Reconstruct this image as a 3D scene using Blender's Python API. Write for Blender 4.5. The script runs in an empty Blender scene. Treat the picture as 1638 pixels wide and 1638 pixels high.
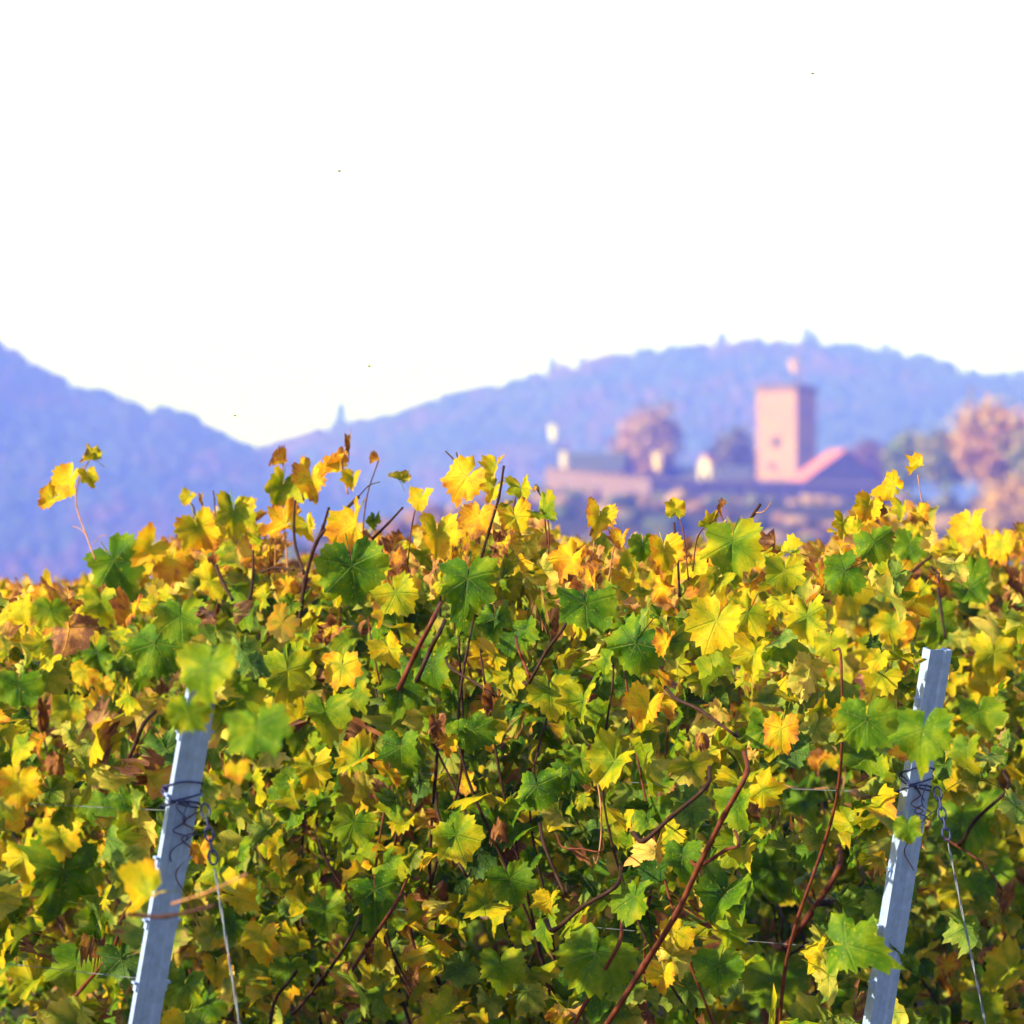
import bpy, math, random
import numpy as np
from mathutils import Matrix, Vector

random.seed(7)
rng = np.random.default_rng(11)
S = bpy.context.scene
COL = S.collection
R = math.radians

# ------------------------------------------------------------------ camera
F_PX, W_PX = 6920.0, 1638.0            # focal length and width in photograph pixels
CAM = np.array([0.0, 0.0, 1.62])
PITCH = math.atan(381 / F_PX)
cam_d = bpy.data.cameras.new('camera')
cam_d.sensor_width = 36
cam_d.lens = 36 * F_PX / W_PX
cam_d.clip_start, cam_d.clip_end = 0.1, 20000
cam_d.dof.use_dof = True
cam_d.dof.focus_distance = 8.7
cam_d.dof.aperture_fstop = 5.8
cam_d.dof.aperture_blades = 7
cam = bpy.data.objects.new('camera', cam_d)
cam.location = CAM
cam.rotation_euler = (R(90) + PITCH, 0, 0)
COL.objects.link(cam)
S.camera = cam

# ------------------------------------------------------------------ light
SUN_EL, SUN_AZ = R(27), math.atan2(-0.43, -0.90)     # direction towards the sun
SUN = np.array([math.cos(SUN_EL) * math.cos(SUN_AZ), math.cos(SUN_EL) * math.sin(SUN_AZ), math.sin(SUN_EL)])
world = bpy.data.worlds.new('World')
S.world = world
world.use_nodes = True
nt = world.node_tree
nt.nodes.clear()
out = nt.nodes.new('ShaderNodeOutputWorld')
bg = nt.nodes.new('ShaderNodeBackground')
sky = nt.nodes.new('ShaderNodeTexSky')
sky.sky_type = 'NISHITA'
sky.sun_disc = False
sky.sun_elevation = SUN_EL
sky.sun_rotation = math.atan2(SUN[0], SUN[1])
sky.dust_density = 1.0
sky.ozone_density = 2.0
bg.inputs[1].default_value = 0.10
# thin milky cloud veil, denser towards the horizon, the same all the way round
tc = nt.nodes.new('ShaderNodeTexCoord')
sep = nt.nodes.new('ShaderNodeSeparateXYZ')
mx = nt.nodes.new('ShaderNodeMath'); mx.operation = 'MAXIMUM'; mx.inputs[1].default_value = 0
mm = nt.nodes.new('ShaderNodeMath'); mm.operation = 'MULTIPLY'; mm.inputs[1].default_value = -3.6
ex = nt.nodes.new('ShaderNodeMath'); ex.operation = 'EXPONENT'
veil = nt.nodes.new('ShaderNodeMix'); veil.data_type = 'RGBA'; veil.blend_type = 'ADD'
veil.inputs[7].default_value = (4.3, 3.8, 3.1, 1)
nt.links.new(tc.outputs['Generated'], sep.inputs[0])
nt.links.new(sep.outputs[2], mx.inputs[0])
nt.links.new(mx.outputs[0], mm.inputs[0])
nt.links.new(mm.outputs[0], ex.inputs[0])
nt.links.new(ex.outputs[0], veil.inputs[0])
nt.links.new(sky.outputs[0], veil.inputs[6])
nt.links.new(veil.outputs[2], bg.inputs[0])
nt.links.new(bg.outputs[0], out.inputs[0])

sun_d = bpy.data.lights.new('sun', 'SUN')
sun_d.energy = 5.0
sun_d.angle = R(0.5)
sun_d.color = (1.0, 0.86, 0.66)
sun = bpy.data.objects.new('sun', sun_d)
sun.rotation_euler = Vector(SUN).to_track_quat('Z', 'Y').to_euler()
sun.location = (-20, -10, 20)
COL.objects.link(sun)

S.view_settings.view_transform = 'Standard'
S.view_settings.look = 'None'
S.view_settings.exposure = 1.2
S.view_settings.gamma = 1
S.render.engine = 'CYCLES'
S.cycles.use_denoising = True
S.cycles.max_bounces = 10
S.cycles.diffuse_bounces = 3
S.cycles.transmission_bounces = 4
S.cycles.volume_bounces = 6
S.cycles.use_adaptive_sampling = True
S.cycles.adaptive_threshold = 0.02

# ------------------------------------------------------------------ helpers
def ray(px, py):
    a, b = (px - W_PX / 2) / F_PX, (W_PX / 2 - py) / F_PX
    d = np.array([a, math.cos(PITCH) - b * math.sin(PITCH), math.sin(PITCH) + b * math.cos(PITCH)])
    return d / d[1]                       # per metre of depth y

def P(px, py, depth):
    return CAM + ray(px, py) * depth

def project(X):
    """world points (N,3) -> photograph pixels and depth"""
    v = np.asarray(X, float) - CAM
    c, s = math.cos(PITCH), math.sin(PITCH)
    f = v[:, 1] * c + v[:, 2] * s
    u = -v[:, 1] * s + v[:, 2] * c
    return W_PX / 2 + F_PX * v[:, 0] / f, W_PX / 2 - F_PX * u / f, f

def tag(o, label=None, cat=None, group=None, kind=None):
    if label: o['label'] = label
    if cat: o['category'] = cat
    if group: o['group'] = group
    if kind: o['kind'] = kind
    return o

def empty(name, loc=(0, 0, 0)):
    o = bpy.data.objects.new(name, None)
    o.location = loc
    o.empty_display_size = 0.1
    COL.objects.link(o)
    return o

def mesh_np(name, V, T, mat, uv=None, tint=None, smooth=True):
    """triangle mesh from arrays; uv per vertex (N,2), tint per vertex (N,4)"""
    me = bpy.data.meshes.new(name)
    V = np.ascontiguousarray(V, dtype=np.float32); T = np.ascontiguousarray(T, dtype=np.int32)
    me.vertices.add(len(V)); me.vertices.foreach_set('co', V.ravel())
    me.loops.add(T.size); me.loops.foreach_set('vertex_index', T.ravel())
    me.polygons.add(len(T))
    me.polygons.foreach_set('loop_start', np.arange(0, T.size, 3, dtype=np.int32))
    me.polygons.foreach_set('loop_total', np.full(len(T), 3, dtype=np.int32))
    me.polygons.foreach_set('use_smooth', np.full(len(T), bool(smooth)))
    me.update(calc_edges=True)
    if uv is not None:
        l = me.uv_layers.new(name='UVMap')
        l.data.foreach_set('uv', np.ascontiguousarray(uv[T.ravel()], dtype=np.float32).ravel())
    if tint is not None:
        a = me.color_attributes.new('tint', 'FLOAT_COLOR', 'POINT')
        a.data.foreach_set('color', np.ascontiguousarray(tint, dtype=np.float32).ravel())
    me.materials.append(mat)
    me.validate()
    return me

def link(name, me, parent=None, loc=None):
    o = bpy.data.objects.new(name, me)
    COL.objects.link(o)
    if parent is not None: o.parent = parent
    if loc is not None: o.location = loc
    return o

class MB:
    """collects boxes, tubes and polygons into one mesh"""
    def __init__(self): self.v, self.t, self.n = [], [], 0
    def add(self, V, T):
        self.v.append(np.asarray(V, float)); self.t.append(np.asarray(T, int) + self.n); self.n += len(V)
    def poly(self, V):
        V = np.asarray(V, float)
        self.add(V, [(0, i, i + 1) for i in range(1, len(V) - 1)])
    def box(self, c, size, ax=None):
        """c centre, size full sizes, ax 3x3 rows = axes"""
        ax = np.eye(3) if ax is None else np.asarray(ax, float)
        h = np.asarray(size, float) / 2
        V = [np.asarray(c, float) + ax[0] * h[0] * i + ax[1] * h[1] * j + ax[2] * h[2] * k
             for k in (-1, 1) for (i, j) in ((-1, -1), (1, -1), (1, 1), (-1, 1))]
        q = [(3, 2, 1, 0), (4, 5, 6, 7), (0, 1, 5, 4), (1, 2, 6, 5), (2, 3, 7, 6), (3, 0, 4, 7)]
        self.add(V, [t for a, b, c_, d in q for t in ((a, b, c_), (a, c_, d))])
    def tube(self, pts, rad, sides=6, cap=True):
        V, T = tube_arrays(pts, rad, sides, cap)
        self.add(V, T)
    def mesh(self, name, mat, smooth=False):
        return mesh_np(name, np.concatenate(self.v), np.concatenate(self.t), mat, smooth=smooth)
    def build(self, name, mat, parent=None, loc=None, smooth=False):
        return link(name, self.mesh(name, mat, smooth), parent, loc)

def tube_arrays(pts, rad, sides=6, cap=True):
    pts = np.asarray(pts, float); n = len(pts)
    rad = np.broadcast_to(np.asarray(rad, float), (n,))
    V = []
    tang = np.gradient(pts, axis=0); tang /= np.linalg.norm(tang, axis=1)[:, None] + 1e-12
    ref = np.array([0.3, 0.9, 0.2]) if abs(tang[0, 1]) < 0.8 else np.array([0.9, 0.1, 0.3])
    for i in range(n):
        a = np.cross(tang[i], ref); a /= np.linalg.norm(a) + 1e-12
        b = np.cross(tang[i], a); ref = np.cross(a, tang[i])
        for k in range(sides):
            w = 2 * math.pi * k / sides
            V.append(pts[i] + rad[i] * (math.cos(w) * a + math.sin(w) * b))
    T = []
    for i in range(n - 1):
        for k in range(sides):
            p, q = i * sides + k, i * sides + (k + 1) % sides
            T += [(p, q, q + sides), (p, q + sides, p + sides)]
    if cap:
        V += [pts[0], pts[-1]]
        e0, e1 = n * sides, n * sides + 1
        for k in range(sides):
            T += [(e0, (k + 1) % sides, k), (e1, (n - 1) * sides + k, (n - 1) * sides + (k + 1) % sides)]
    return np.array(V), np.array(T)

def smooth_path(pts, m=5):
    """Catmull-Rom through pts"""
    p = np.asarray(pts, float)
    if len(p) < 3: return p
    p = np.vstack([2 * p[0] - p[1], p, 2 * p[-1] - p[-2]])
    o = []
    for i in range(1, len(p) - 2):
        for k in range(m):
            t = k / m
            a, b, c, d = p[i - 1], p[i], p[i + 1], p[i + 2]
            o.append(0.5 * (2 * b + (c - a) * t + (2 * a - 5 * b + 4 * c - d) * t * t + (3 * b - a - 3 * c + d) * t ** 3))
    o.append(p[-2])
    return np.array(o)

def vnoise(x, y, seed=0):
    """cheap smooth value noise, vectorised, about -1..1"""
    x = np.asarray(x, float); y = np.asarray(y, float)
    xi, yi = np.floor(x), np.floor(y)
    fx, fy = x - xi, y - yi
    fx, fy = fx * fx * (3 - 2 * fx), fy * fy * (3 - 2 * fy)
    def h(a, b):
        v = np.sin(a * 127.1 + b * 311.7 + seed * 74.7) * 43758.5453
        return v - np.floor(v)
    return 2 * ((h(xi, yi) * (1 - fx) + h(xi + 1, yi) * fx) * (1 - fy) + (h(xi, yi + 1) * (1 - fx) + h(xi + 1, yi + 1) * fx) * fy) - 1

def sstep(a, b, x):
    t = np.clip((np.asarray(x, float) - a) / (b - a), 0, 1)
    return t * t * (3 - 2 * t)

# ------------------------------------------------------------------ materials
def new_mat(name):
    m = bpy.data.materials.new(name)
    m.use_nodes = True
    return m, m.node_tree, m.node_tree.nodes['Principled BSDF']

class NT:
    def __init__(self, nt): self.nt = nt
    def n(self, t, **kw):
        x = self.nt.nodes.new(t)
        for k, v in kw.items(): setattr(x, k, v)
        return x
    def put(self, sock, v):
        if isinstance(v, bpy.types.NodeSocket): self.nt.links.new(v, sock)
        else: sock.default_value = v
    def math(self, op, a, b=0.0, c=0.0, clamp=False):
        x = self.n('ShaderNodeMath', operation=op, use_clamp=clamp)
        self.put(x.inputs[0], a); self.put(x.inputs[1], b); self.put(x.inputs[2], c)
        return x.outputs[0]
    def smooth(self, v, lo, hi, a=0.0, b=1.0):
        x = self.n('ShaderNodeMapRange', interpolation_type='SMOOTHSTEP')
        self.put(x.inputs[0], v); self.put(x.inputs[1], lo); self.put(x.inputs[2], hi); self.put(x.inputs[3], a); self.put(x.inputs[4], b)
        return x.outputs[0]
    def mix(self, f, a, b, blend='MIX'):
        x = self.n('ShaderNodeMix', data_type='RGBA', blend_type=blend)
        self.put(x.inputs[0], f); self.put(x.inputs[6], a); self.put(x.inputs[7], b)
        return x.outputs[2]
    def ramp(self, f, stops):
        x = self.n('ShaderNodeValToRGB')
        e = x.color_ramp.elements
        while len(e) < len(stops): e.new(0.5)
        for i, (p, c) in enumerate(stops): e[i].position = p; e[i].color = (*c, 1)
        self.put(x.inputs[0], f)
        return x.outputs[0]
    def noise(self, vec, scale, detail=3.0, rough=0.55, w=None):
        x = self.n('ShaderNodeTexNoise', noise_dimensions='4D' if w is not None else '3D')
        if vec is not None: self.put(x.inputs['Vector'], vec)
        if w is not None: self.put(x.inputs['W'], w)
        x.inputs['Scale'].default_value = scale; x.inputs['Detail'].default_value = detail; x.inputs['Roughness'].default_value = rough
        return x.outputs['Fac']
    def bump(self, h, strength, dist=0.01):
        x = self.n('ShaderNodeBump')
        x.inputs['Strength'].default_value = strength; x.inputs['Distance'].default_value = dist
        self.put(x.inputs['Height'], h)
        return x.outputs[0]

LEAF_RAMP = [(0.0, (0.016, 0.066, 0.004)), (0.20, (0.062, 0.150, 0.004)), (0.36, (0.155, 0.23, 0.005)), (0.50, (0.31, 0.305, 0.006)),
             (0.66, (0.55, 0.395, 0.008)), (0.79, (0.56, 0.27, 0.008)), (0.90, (0.42, 0.155, 0.014)), (1.0, (0.16, 0.055, 0.025))]

def leaf_material(name, merged):
    """vine leaf: green to gold to brown by the leaf's own age, veins and blotches from its own plane"""
    m, nt_, pb = new_mat(name)
    g = NT(nt_)
    if merged:
        a = g.n('ShaderNodeAttribute', attribute_name='tint')
        col = a.outputs['Color']
    else:
        col = g.n('ShaderNodeObjectInfo').outputs['Color']
    sp = g.n('ShaderNodeSeparateColor'); g.put(sp.inputs[0], col)
    age, seed, dry = sp.outputs[0], sp.outputs[1], sp.outputs[2]
    uv = g.n('ShaderNodeUVMap', uv_map='UVMap').outputs[0]
    su = g.n('ShaderNodeSeparateXYZ'); g.put(su.inputs[0], uv)
    x = g.math('MULTIPLY_ADD', su.outputs[0], 2.4, -1.2); y = g.math('MULTIPLY_ADD', su.outputs[1], 2.4, -1.2)
    th = g.math('ABSOLUTE', g.math('ARCTAN2', x, y))
    r = g.math('SQRT', g.math('ADD', g.math('MULTIPLY', x, x), g.math('MULTIPLY', y, y)))
    phi = g.math('PINGPONG', th, R(26))
    a_ = g.math('MULTIPLY', r, g.math('COSINE', phi)); b_ = g.math('MULTIPLY', r, g.math('SINE', phi))
    main = g.smooth(b_, g.math('MULTIPLY_ADD', r, -0.010, 0.012), g.math('MULTIPLY_ADD', r, -0.018, 0.036), 1.0, 0.0)
    sec = g.math('PINGPONG', g.math('MULTIPLY_ADD', b_, -1.25, a_), 0.075)
    sec = g.math('MULTIPLY', g.smooth(sec, 0.004, 0.020, 1.0, 0.0), 0.28)
    vein = g.math('MULTIPLY', g.math('MAXIMUM', main, sec), g.smooth(th, R(118), R(134), 1.0, 0.0))
    w = g.math('MULTIPLY', seed, 37.0)
    n1 = g.noise(uv, 3.2, 4, 0.6, w)
    n2 = g.noise(uv, 9.0, 4, 0.65, g.math('ADD', w, 5.0))
    t = g.math('MULTIPLY_ADD', g.math('SUBTRACT', n1, 0.5), 0.95, age)
    t = g.math('MULTIPLY_ADD', g.math('SUBTRACT', n2, 0.5), 0.14, t)
    t = g.math('MULTIPLY_ADD', g.math('SUBTRACT', r, 0.5), 0.20, t)
    near = g.smooth(b_, 0.02, 0.16, 1.0, 0.0)
    t = g.math('MULTIPLY_ADD', near, -0.07, t, True)
    c = g.ramp(t, LEAF_RAMP)
    c = g.mix(g.math('MULTIPLY', vein, 0.13), c, (0.34, 0.36, 0.05, 1))
    d = g.math('ADD', g.math('MULTIPLY_ADD', g.math('SUBTRACT', n2, 0.5), 1.3, dry), g.math('MULTIPLY', g.math('SUBTRACT', r, 0.6), 0.55))
    d = g.smooth(d, 0.45, 0.72)
    dryc = g.ramp(n1, [(0.3, (0.075, 0.024, 0.014)), (0.5, (0.22, 0.085, 0.03)), (0.7, (0.42, 0.2, 0.085))])
    c = g.mix(d, c, dryc)
    n3 = g.noise(uv, 26.0, 2, 0.6, g.math('ADD', w, 9.0))
    sp_ = g.math('MULTIPLY', g.smooth(n3, 0.60, 0.70), g.smooth(age, 0.2, 0.7, 0.25, 0.85))
    c = g.mix(sp_, c, g.mix(0.6, c, (0.10, 0.035, 0.012, 1)))
    c = g.mix(g.smooth(n3, 0.42, 0.30, 0.0, 0.35), c, (0.50, 0.42, 0.015, 1))
    geo = g.n('ShaderNodeNewGeometry')
    hsv = g.n('ShaderNodeHueSaturation'); hsv.inputs['Saturation'].default_value = 0.88; hsv.inputs['Value'].default_value = 1.12
    g.put(hsv.inputs['Color'], c)
    c2 = g.mix(geo.outputs['Backfacing'], c, hsv.outputs[0])
    g.put(pb.inputs['Base Color'], c2)
    pb.inputs['Roughness'].default_value = 0.5
    pb.inputs['Specular IOR Level'].default_value = 0.08
    h = g.math('MULTIPLY_ADD', n2, 0.9, g.math('MULTIPLY', vein, -0.6))
    h = g.math('MULTIPLY_ADD', n3, 0.35, h)
    bp = g.bump(h, 0.8, 0.004)
    g.put(pb.inputs['Normal'], bp)
    tr = g.n('ShaderNodeBsdfTranslucent')
    g.put(tr.inputs[0], g.mix(1.0, c, (1.5, 1.35, 0.7, 1), 'MULTIPLY'))
    ms = g.n('ShaderNodeMixShader'); ms.inputs[0].default_value = 0.32
    o = nt_.nodes['Material Output']
    g.put(ms.inputs[1], pb.outputs[0]); g.put(ms.inputs[2], tr.outputs[0]); g.put(o.inputs[0], ms.outputs[0])
    return m

def simple(name, base, rough=0.7, metal=0.0, var=0.25, scale=8.0, bump=0.2, bdist=0.01, c2=None, gen='Object'):
    m, nt_, pb = new_mat(name)
    g = NT(nt_)
    v = g.n('ShaderNodeTexCoord').outputs[gen]
    n = g.noise(v, scale, 5, 0.6)
    c2 = c2 or tuple(x * (1 - var) for x in base)
    c = g.ramp(n, [(0.3, c2), (0.7, tuple(min(1, x * (1 + var * 0.6)) for x in base))])
    g.put(pb.inputs['Base Color'], c)
    pb.inputs['Roughness'].default_value = rough
    pb.inputs['Metallic'].default_value = metal
    pb.inputs['Specular IOR Level'].default_value = 0.15 if 'cane' in name or 'bark' in name else 0.4
    if bump: g.put(pb.inputs['Normal'], g.bump(n, bump, bdist))
    return m

def tinted(name, rough=0.85, translucent=0.0, var=0.3, scale=0.6):
    m, nt_, pb = new_mat(name)
    g = NT(nt_)
    c = g.n('ShaderNodeAttribute', attribute_name='tint').outputs['Color']
    n = g.noise(g.n('ShaderNodeTexCoord').outputs['Object'], scale, 3)
    k = g.math('MULTIPLY_ADD', n, 2 * var, 1 - var)
    x = g.n('ShaderNodeVectorMath', operation='SCALE'); g.put(x.inputs[0], c); g.put(x.inputs[3], k)
    g.put(pb.inputs['Base Color'], x.outputs[0])
    pb.inputs['Roughness'].default_value = rough
    pb.inputs['Specular IOR Level'].default_value = 0.1
    if translucent:
        tr = g.n('ShaderNodeBsdfTranslucent'); g.put(tr.inputs[0], x.outputs[0])
        ms = g.n('ShaderNodeMixShader'); ms.inputs[0].default_value = translucent
        g.put(ms.inputs[1], pb.outputs[0]); g.put(ms.inputs[2], tr.outputs[0]); g.put(nt_.nodes['Material Output'].inputs[0], ms.outputs[0])
    return m

def stone(name, base, c2, course=0.6):
    """coursed sandstone for far walls"""
    m, nt_, pb = new_mat(name)
    g = NT(nt_)
    v = g.n('ShaderNodeTexCoord').outputs['Object']
    n = g.noise(v, 0.35, 5, 0.65)
    c = g.ramp(n, [(0.3, c2), (0.65, base)])
    n2 = g.noise(v, 2.2, 3)
    c = g.mix(g.smooth(n2, 0.5, 0.8, 0, 0.5), c, tuple(x * 0.6 for x in base) + (1,))
    g.put(pb.inputs['Base Color'], c)
    pb.inputs['Roughness'].default_value = 0.9
    g.put(pb.inputs['Normal'], g.bump(n2, 0.5, 0.1))
    return m

M_LEAF = leaf_material('vine_leaf', False)
M_LEAFS = leaf_material('vine_leaf_mass', True)
M_CANE = simple('cane_bark', (0.12, 0.030, 0.012), 0.6, 0, 0.55, 60, 0.4, 0.002)
M_CANE_DARK = simple('cane_bark_dark', (0.040, 0.016, 0.010), 0.65, 0, 0.5, 60, 0.4, 0.002)
M_CANE_PALE = simple('cane_bark_pale', (0.36, 0.17, 0.075), 0.55, 0, 0.4, 60, 0.3, 0.002)
M_TRUNK = simple('vine_trunk_bark', (0.09, 0.06, 0.04), 0.9, 0, 0.5, 30, 1.0, 0.01)
M_ZINC = simple('galvanised_steel', (0.34, 0.46, 0.78), 0.42, 0.4, 0.2, 55, 0.15, 0.001)
M_ZINC_W = simple('weathered_steel', (0.40, 0.43, 0.50), 0.5, 0.5, 0.3, 40, 0.2, 0.001)
M_WIRE = simple('wire_steel', (0.16, 0.18, 0.22), 0.6, 0.4, 0.3, 40, 0)
M_BLUE = simple('blue_coated_wire', (0.03, 0.04, 0.14), 0.6, 0.2, 0.35, 40, 0)
M_TREE = tinted('tree_leaves', 0.8, 0.25, 0.35, 0.5)
M_FOREST = tinted('forest_leaves', 0.9, 0.0, 0.3, 0.05)
M_BARK = simple('tree_bark', (0.10, 0.075, 0.055), 0.9, 0, 0.4, 3, 0.5, 0.05)
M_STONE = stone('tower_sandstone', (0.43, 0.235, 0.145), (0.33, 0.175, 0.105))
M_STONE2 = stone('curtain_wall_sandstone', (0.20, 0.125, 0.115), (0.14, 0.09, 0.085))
M_PLASTER = simple('pale_plaster', (0.62, 0.52, 0.42), 0.9, 0, 0.15, 0.6, 0)
M_TILE = simple('red_roof_tiles', (0.50, 0.17, 0.12), 0.85, 0, 0.3, 1.5, 0.3, 0.05)
M_DARK = simple('window_dark', (0.03, 0.03, 0.035), 0.3, 0, 0.2, 1, 0)
M_WOOD = simple('dark_wood', (0.10, 0.06, 0.04), 0.8, 0, 0.3, 2, 0)
M_FLAG_R = simple('red_white_cloth', (0.62, 0.38, 0.36), 0.9, 0, 0.2, 1, 0)
M_FLAG_W = simple('white_cloth', (0.80, 0.76, 0.70), 0.9, 0, 0.06, 1, 0)
M_FLAG_Y = simple('yellow_cloth', (0.80, 0.58, 0.22), 0.9, 0, 0.1, 1, 0)
M_BUG = simple('insect_dark', (0.03, 0.028, 0.026), 0.5, 0, 0.2, 50, 0)
M_BUGW = simple('insect_wing', (0.35, 0.34, 0.32), 0.4, 0, 0.1, 50, 0)

# ------------------------------------------------------------------ terrain
def ground_z(x, y):
    x = np.asarray(x, float); y = np.asarray(y, float)
    near = 0.030 * (np.minimum(y, 70) - 8)
    hill = (sstep(-130, 12, x) * 34 + 18) * sstep(150, 985, y) * (1 - 0.6 * sstep(1060, 1500, y))
    rough = vnoise(x / 60, y / 60, 3) * 1.4 * sstep(80, 400, y)
    return near + hill + rough

def grid_mesh(name, xs, ys, zf, mat):
    X, Y = np.meshgrid(xs, ys)
    Z = zf(X, Y)
    V = np.stack([X, Y, Z], -1).reshape(-1, 3)
    nx, ny = len(xs), len(ys)
    i = (np.arange(ny - 1)[:, None] * nx + np.arange(nx - 1)[None]).ravel()
    T = np.concatenate([np.stack([i, i + 1, i + nx + 1], 1), np.stack([i, i + nx + 1, i + nx], 1)])
    return mesh_np(name, V, T, mat)

def ground_material():
    m, nt_, pb = new_mat('vineyard_ground')
    g = NT(nt_)
    v = g.n('ShaderNodeTexCoord').outputs['Object']
    n = g.noise(v, 0.05, 6, 0.65); n2 = g.noise(v, 3.0, 5, 0.7)
    c = g.ramp(n, [(0.35, (0.022, 0.034, 0.012)), (0.5, (0.04, 0.042, 0.018)), (0.62, (0.08, 0.052, 0.028)), (0.75, (0.04, 0.036, 0.02))])
    c = g.mix(g.smooth(n2, 0.35, 0.7, 0, 0.6), c, (0.05, 0.035, 0.022, 1))
    g.put(pb.inputs['Base Color'], c); pb.inputs['Roughness'].default_value = 0.95; pb.inputs['Specular IOR Level'].default_value = 0.08
    g.put(pb.inputs['Normal'], g.bump(n2, 0.6, 0.05))
    return m

xs = np.concatenate([np.linspace(-3300, -420, 20), np.linspace(-360, -30, 34), np.linspace(-24, 24, 33), np.linspace(30, 360, 34), np.linspace(420, 3300, 20)])
ys = np.concatenate([np.linspace(-40, 60, 51), np.linspace(70, 1500, 120), np.linspace(1600, 5900, 26)])
tag(link('ground', grid_mesh('ground', xs, ys, ground_z, ground_material())), kind='structure')

# mountains: crest lines read along the ridges, each a real height field
LEFT_RIDGE = ([-700, -300, -80, 0, 50, 120, 200, 290, 350, 410, 480, 600, 800, 1200], [330, 440, 520, 555, 588, 622, 642, 664, 696, 724, 750, 790, 850, 960])
RIGHT_RIDGE = ([-200, 100, 300, 400, 440, 500, 545, 600, 700, 800, 880, 920, 1000, 1080, 1140, 1170, 1280, 1300, 1400, 1490, 1540, 1600, 1700, 1900, 2300],
               [900, 820, 750, 724, 713, 693, 685, 672, 639, 615, 600, 585, 571, 556, 556, 549, 552, 549, 559, 573, 593, 604, 622, 660, 720])
FAR_RIDGE = ([1300, 1500, 1590, 1640, 1800, 2200], [700, 640, 604, 595, 560, 500])

def ridge(name, prof, D, depth, mat, drop, seed):
    px0, px1 = prof[0][0], prof[0][-1]
    pxs = np.linspace(px0, px1, int((px1 - px0) / 12))
    tops = np.interp(pxs, *prof) + drop
    cx = (pxs - W_PX / 2) / F_PX * D
    cz = np.array([P(p, q, D)[2] for p, q in zip(pxs, tops)])
    xs_ = cx; ys_ = np.concatenate([np.linspace(D - depth, D, 26), np.linspace(D, D + 500, 9)[1:]])
    def z(X, Y):
        c = np.interp(X, xs_, cz)
        base = 10.0
        t = np.clip((Y - (D - depth)) / depth, 0, 1)
        k = np.clip((Y - D) / 500, 0, 1)
        s = t ** 0.9
        zz = base + (c - base) * s * (1 - 0.8 * k * k)
        return zz + vnoise(X / 90, Y / 120, seed) * 9 * np.sin(np.pi * np.clip(t, 0, 1)) * (1 - k)
    me = grid_mesh(name, xs_, ys_, z, mat)
    tag(link(name, me), kind='structure')
    return z, xs_[0], xs_[-1], D - depth, D

def forest_floor():
    return simple('forest_floor', (0.06, 0.07, 0.03), 0.95, 0, 0.4, 0.02, 0)
M_FLOOR = forest_floor()
z_l, lx0, lx1, ly0, ly1 = ridge('mountain', LEFT_RIDGE, 3300, 1200, M_FLOOR, 13, 5)
z_r, rx0, rx1, ry0, ry1 = ridge('mountain', RIGHT_RIDGE, 4200, 1500, M_FLOOR, 13, 6)
z_f, fx0, fx1, fy0, fy1 = ridge('mountain', FAR_RIDGE, 4900, 500, M_FLOOR, 8, 8)

# unit crowns for the far woods
def ico(sub=1):
    t = (1 + 5 ** 0.5) / 2
    v = [(-1, t, 0), (1, t, 0), (-1, -t, 0), (1, -t, 0), (0, -1, t), (0, 1, t), (0, -1, -t), (0, 1, -t), (t, 0, -1), (t, 0, 1), (-t, 0, -1), (-t, 0, 1)]
    f = [(0, 11, 5), (0, 5, 1), (0, 1, 7), (0, 7, 10), (0, 10, 11), (1, 5, 9), (5, 11, 4), (11, 10, 2), (10, 7, 6), (7, 1, 8), (3, 9, 4), (3, 4, 2), (3, 2, 6), (3, 6, 8), (3, 8, 9), (4, 9, 5), (2, 4, 11), (6, 2, 10), (8, 6, 7), (9, 8, 1)]
    v = [np.array(p) / np.linalg.norm(p) for p in v]
    for _ in range(sub):
        c, nf = {}, []
        def mid(a, b):
            k = (min(a, b), max(a, b))
            if k not in c:
                m = v[a] + v[b]; v.append(m / np.linalg.norm(m)); c[k] = len(v) - 1
            return c[k]
        for a, b, d in f:
            p, q, r_ = mid(a, b), mid(b, d), mid(d, a)
            nf += [(a, p, r_), (b, q, p), (d, r_, q), (p, q, r_)]
        f = nf
    return np.array(v), np.array(f)
ICO_V, ICO_F = ico(1)

def cone_unit():
    V, T = [], []
    for k, (z0, z1, rr) in enumerate(((0.1, 0.5, 1.0), (0.35, 0.75, 0.75), (0.6, 1.0, 0.5))):
        b = len(V)
        for i in range(7):
            a = 2 * math.pi * i / 7 + k
            V.append((rr * math.cos(a) * (0.85 + 0.3 * (i % 2)), rr * math.sin(a) * (0.85 + 0.3 * (i % 2)), z0))
        V.append((0, 0, z1))
        T += [(b + i, b + (i + 1) % 7, b + 7) for i in range(7)]
    return np.array(V, float), np.array(T)
CONE_V, CONE_F = cone_unit()

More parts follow.
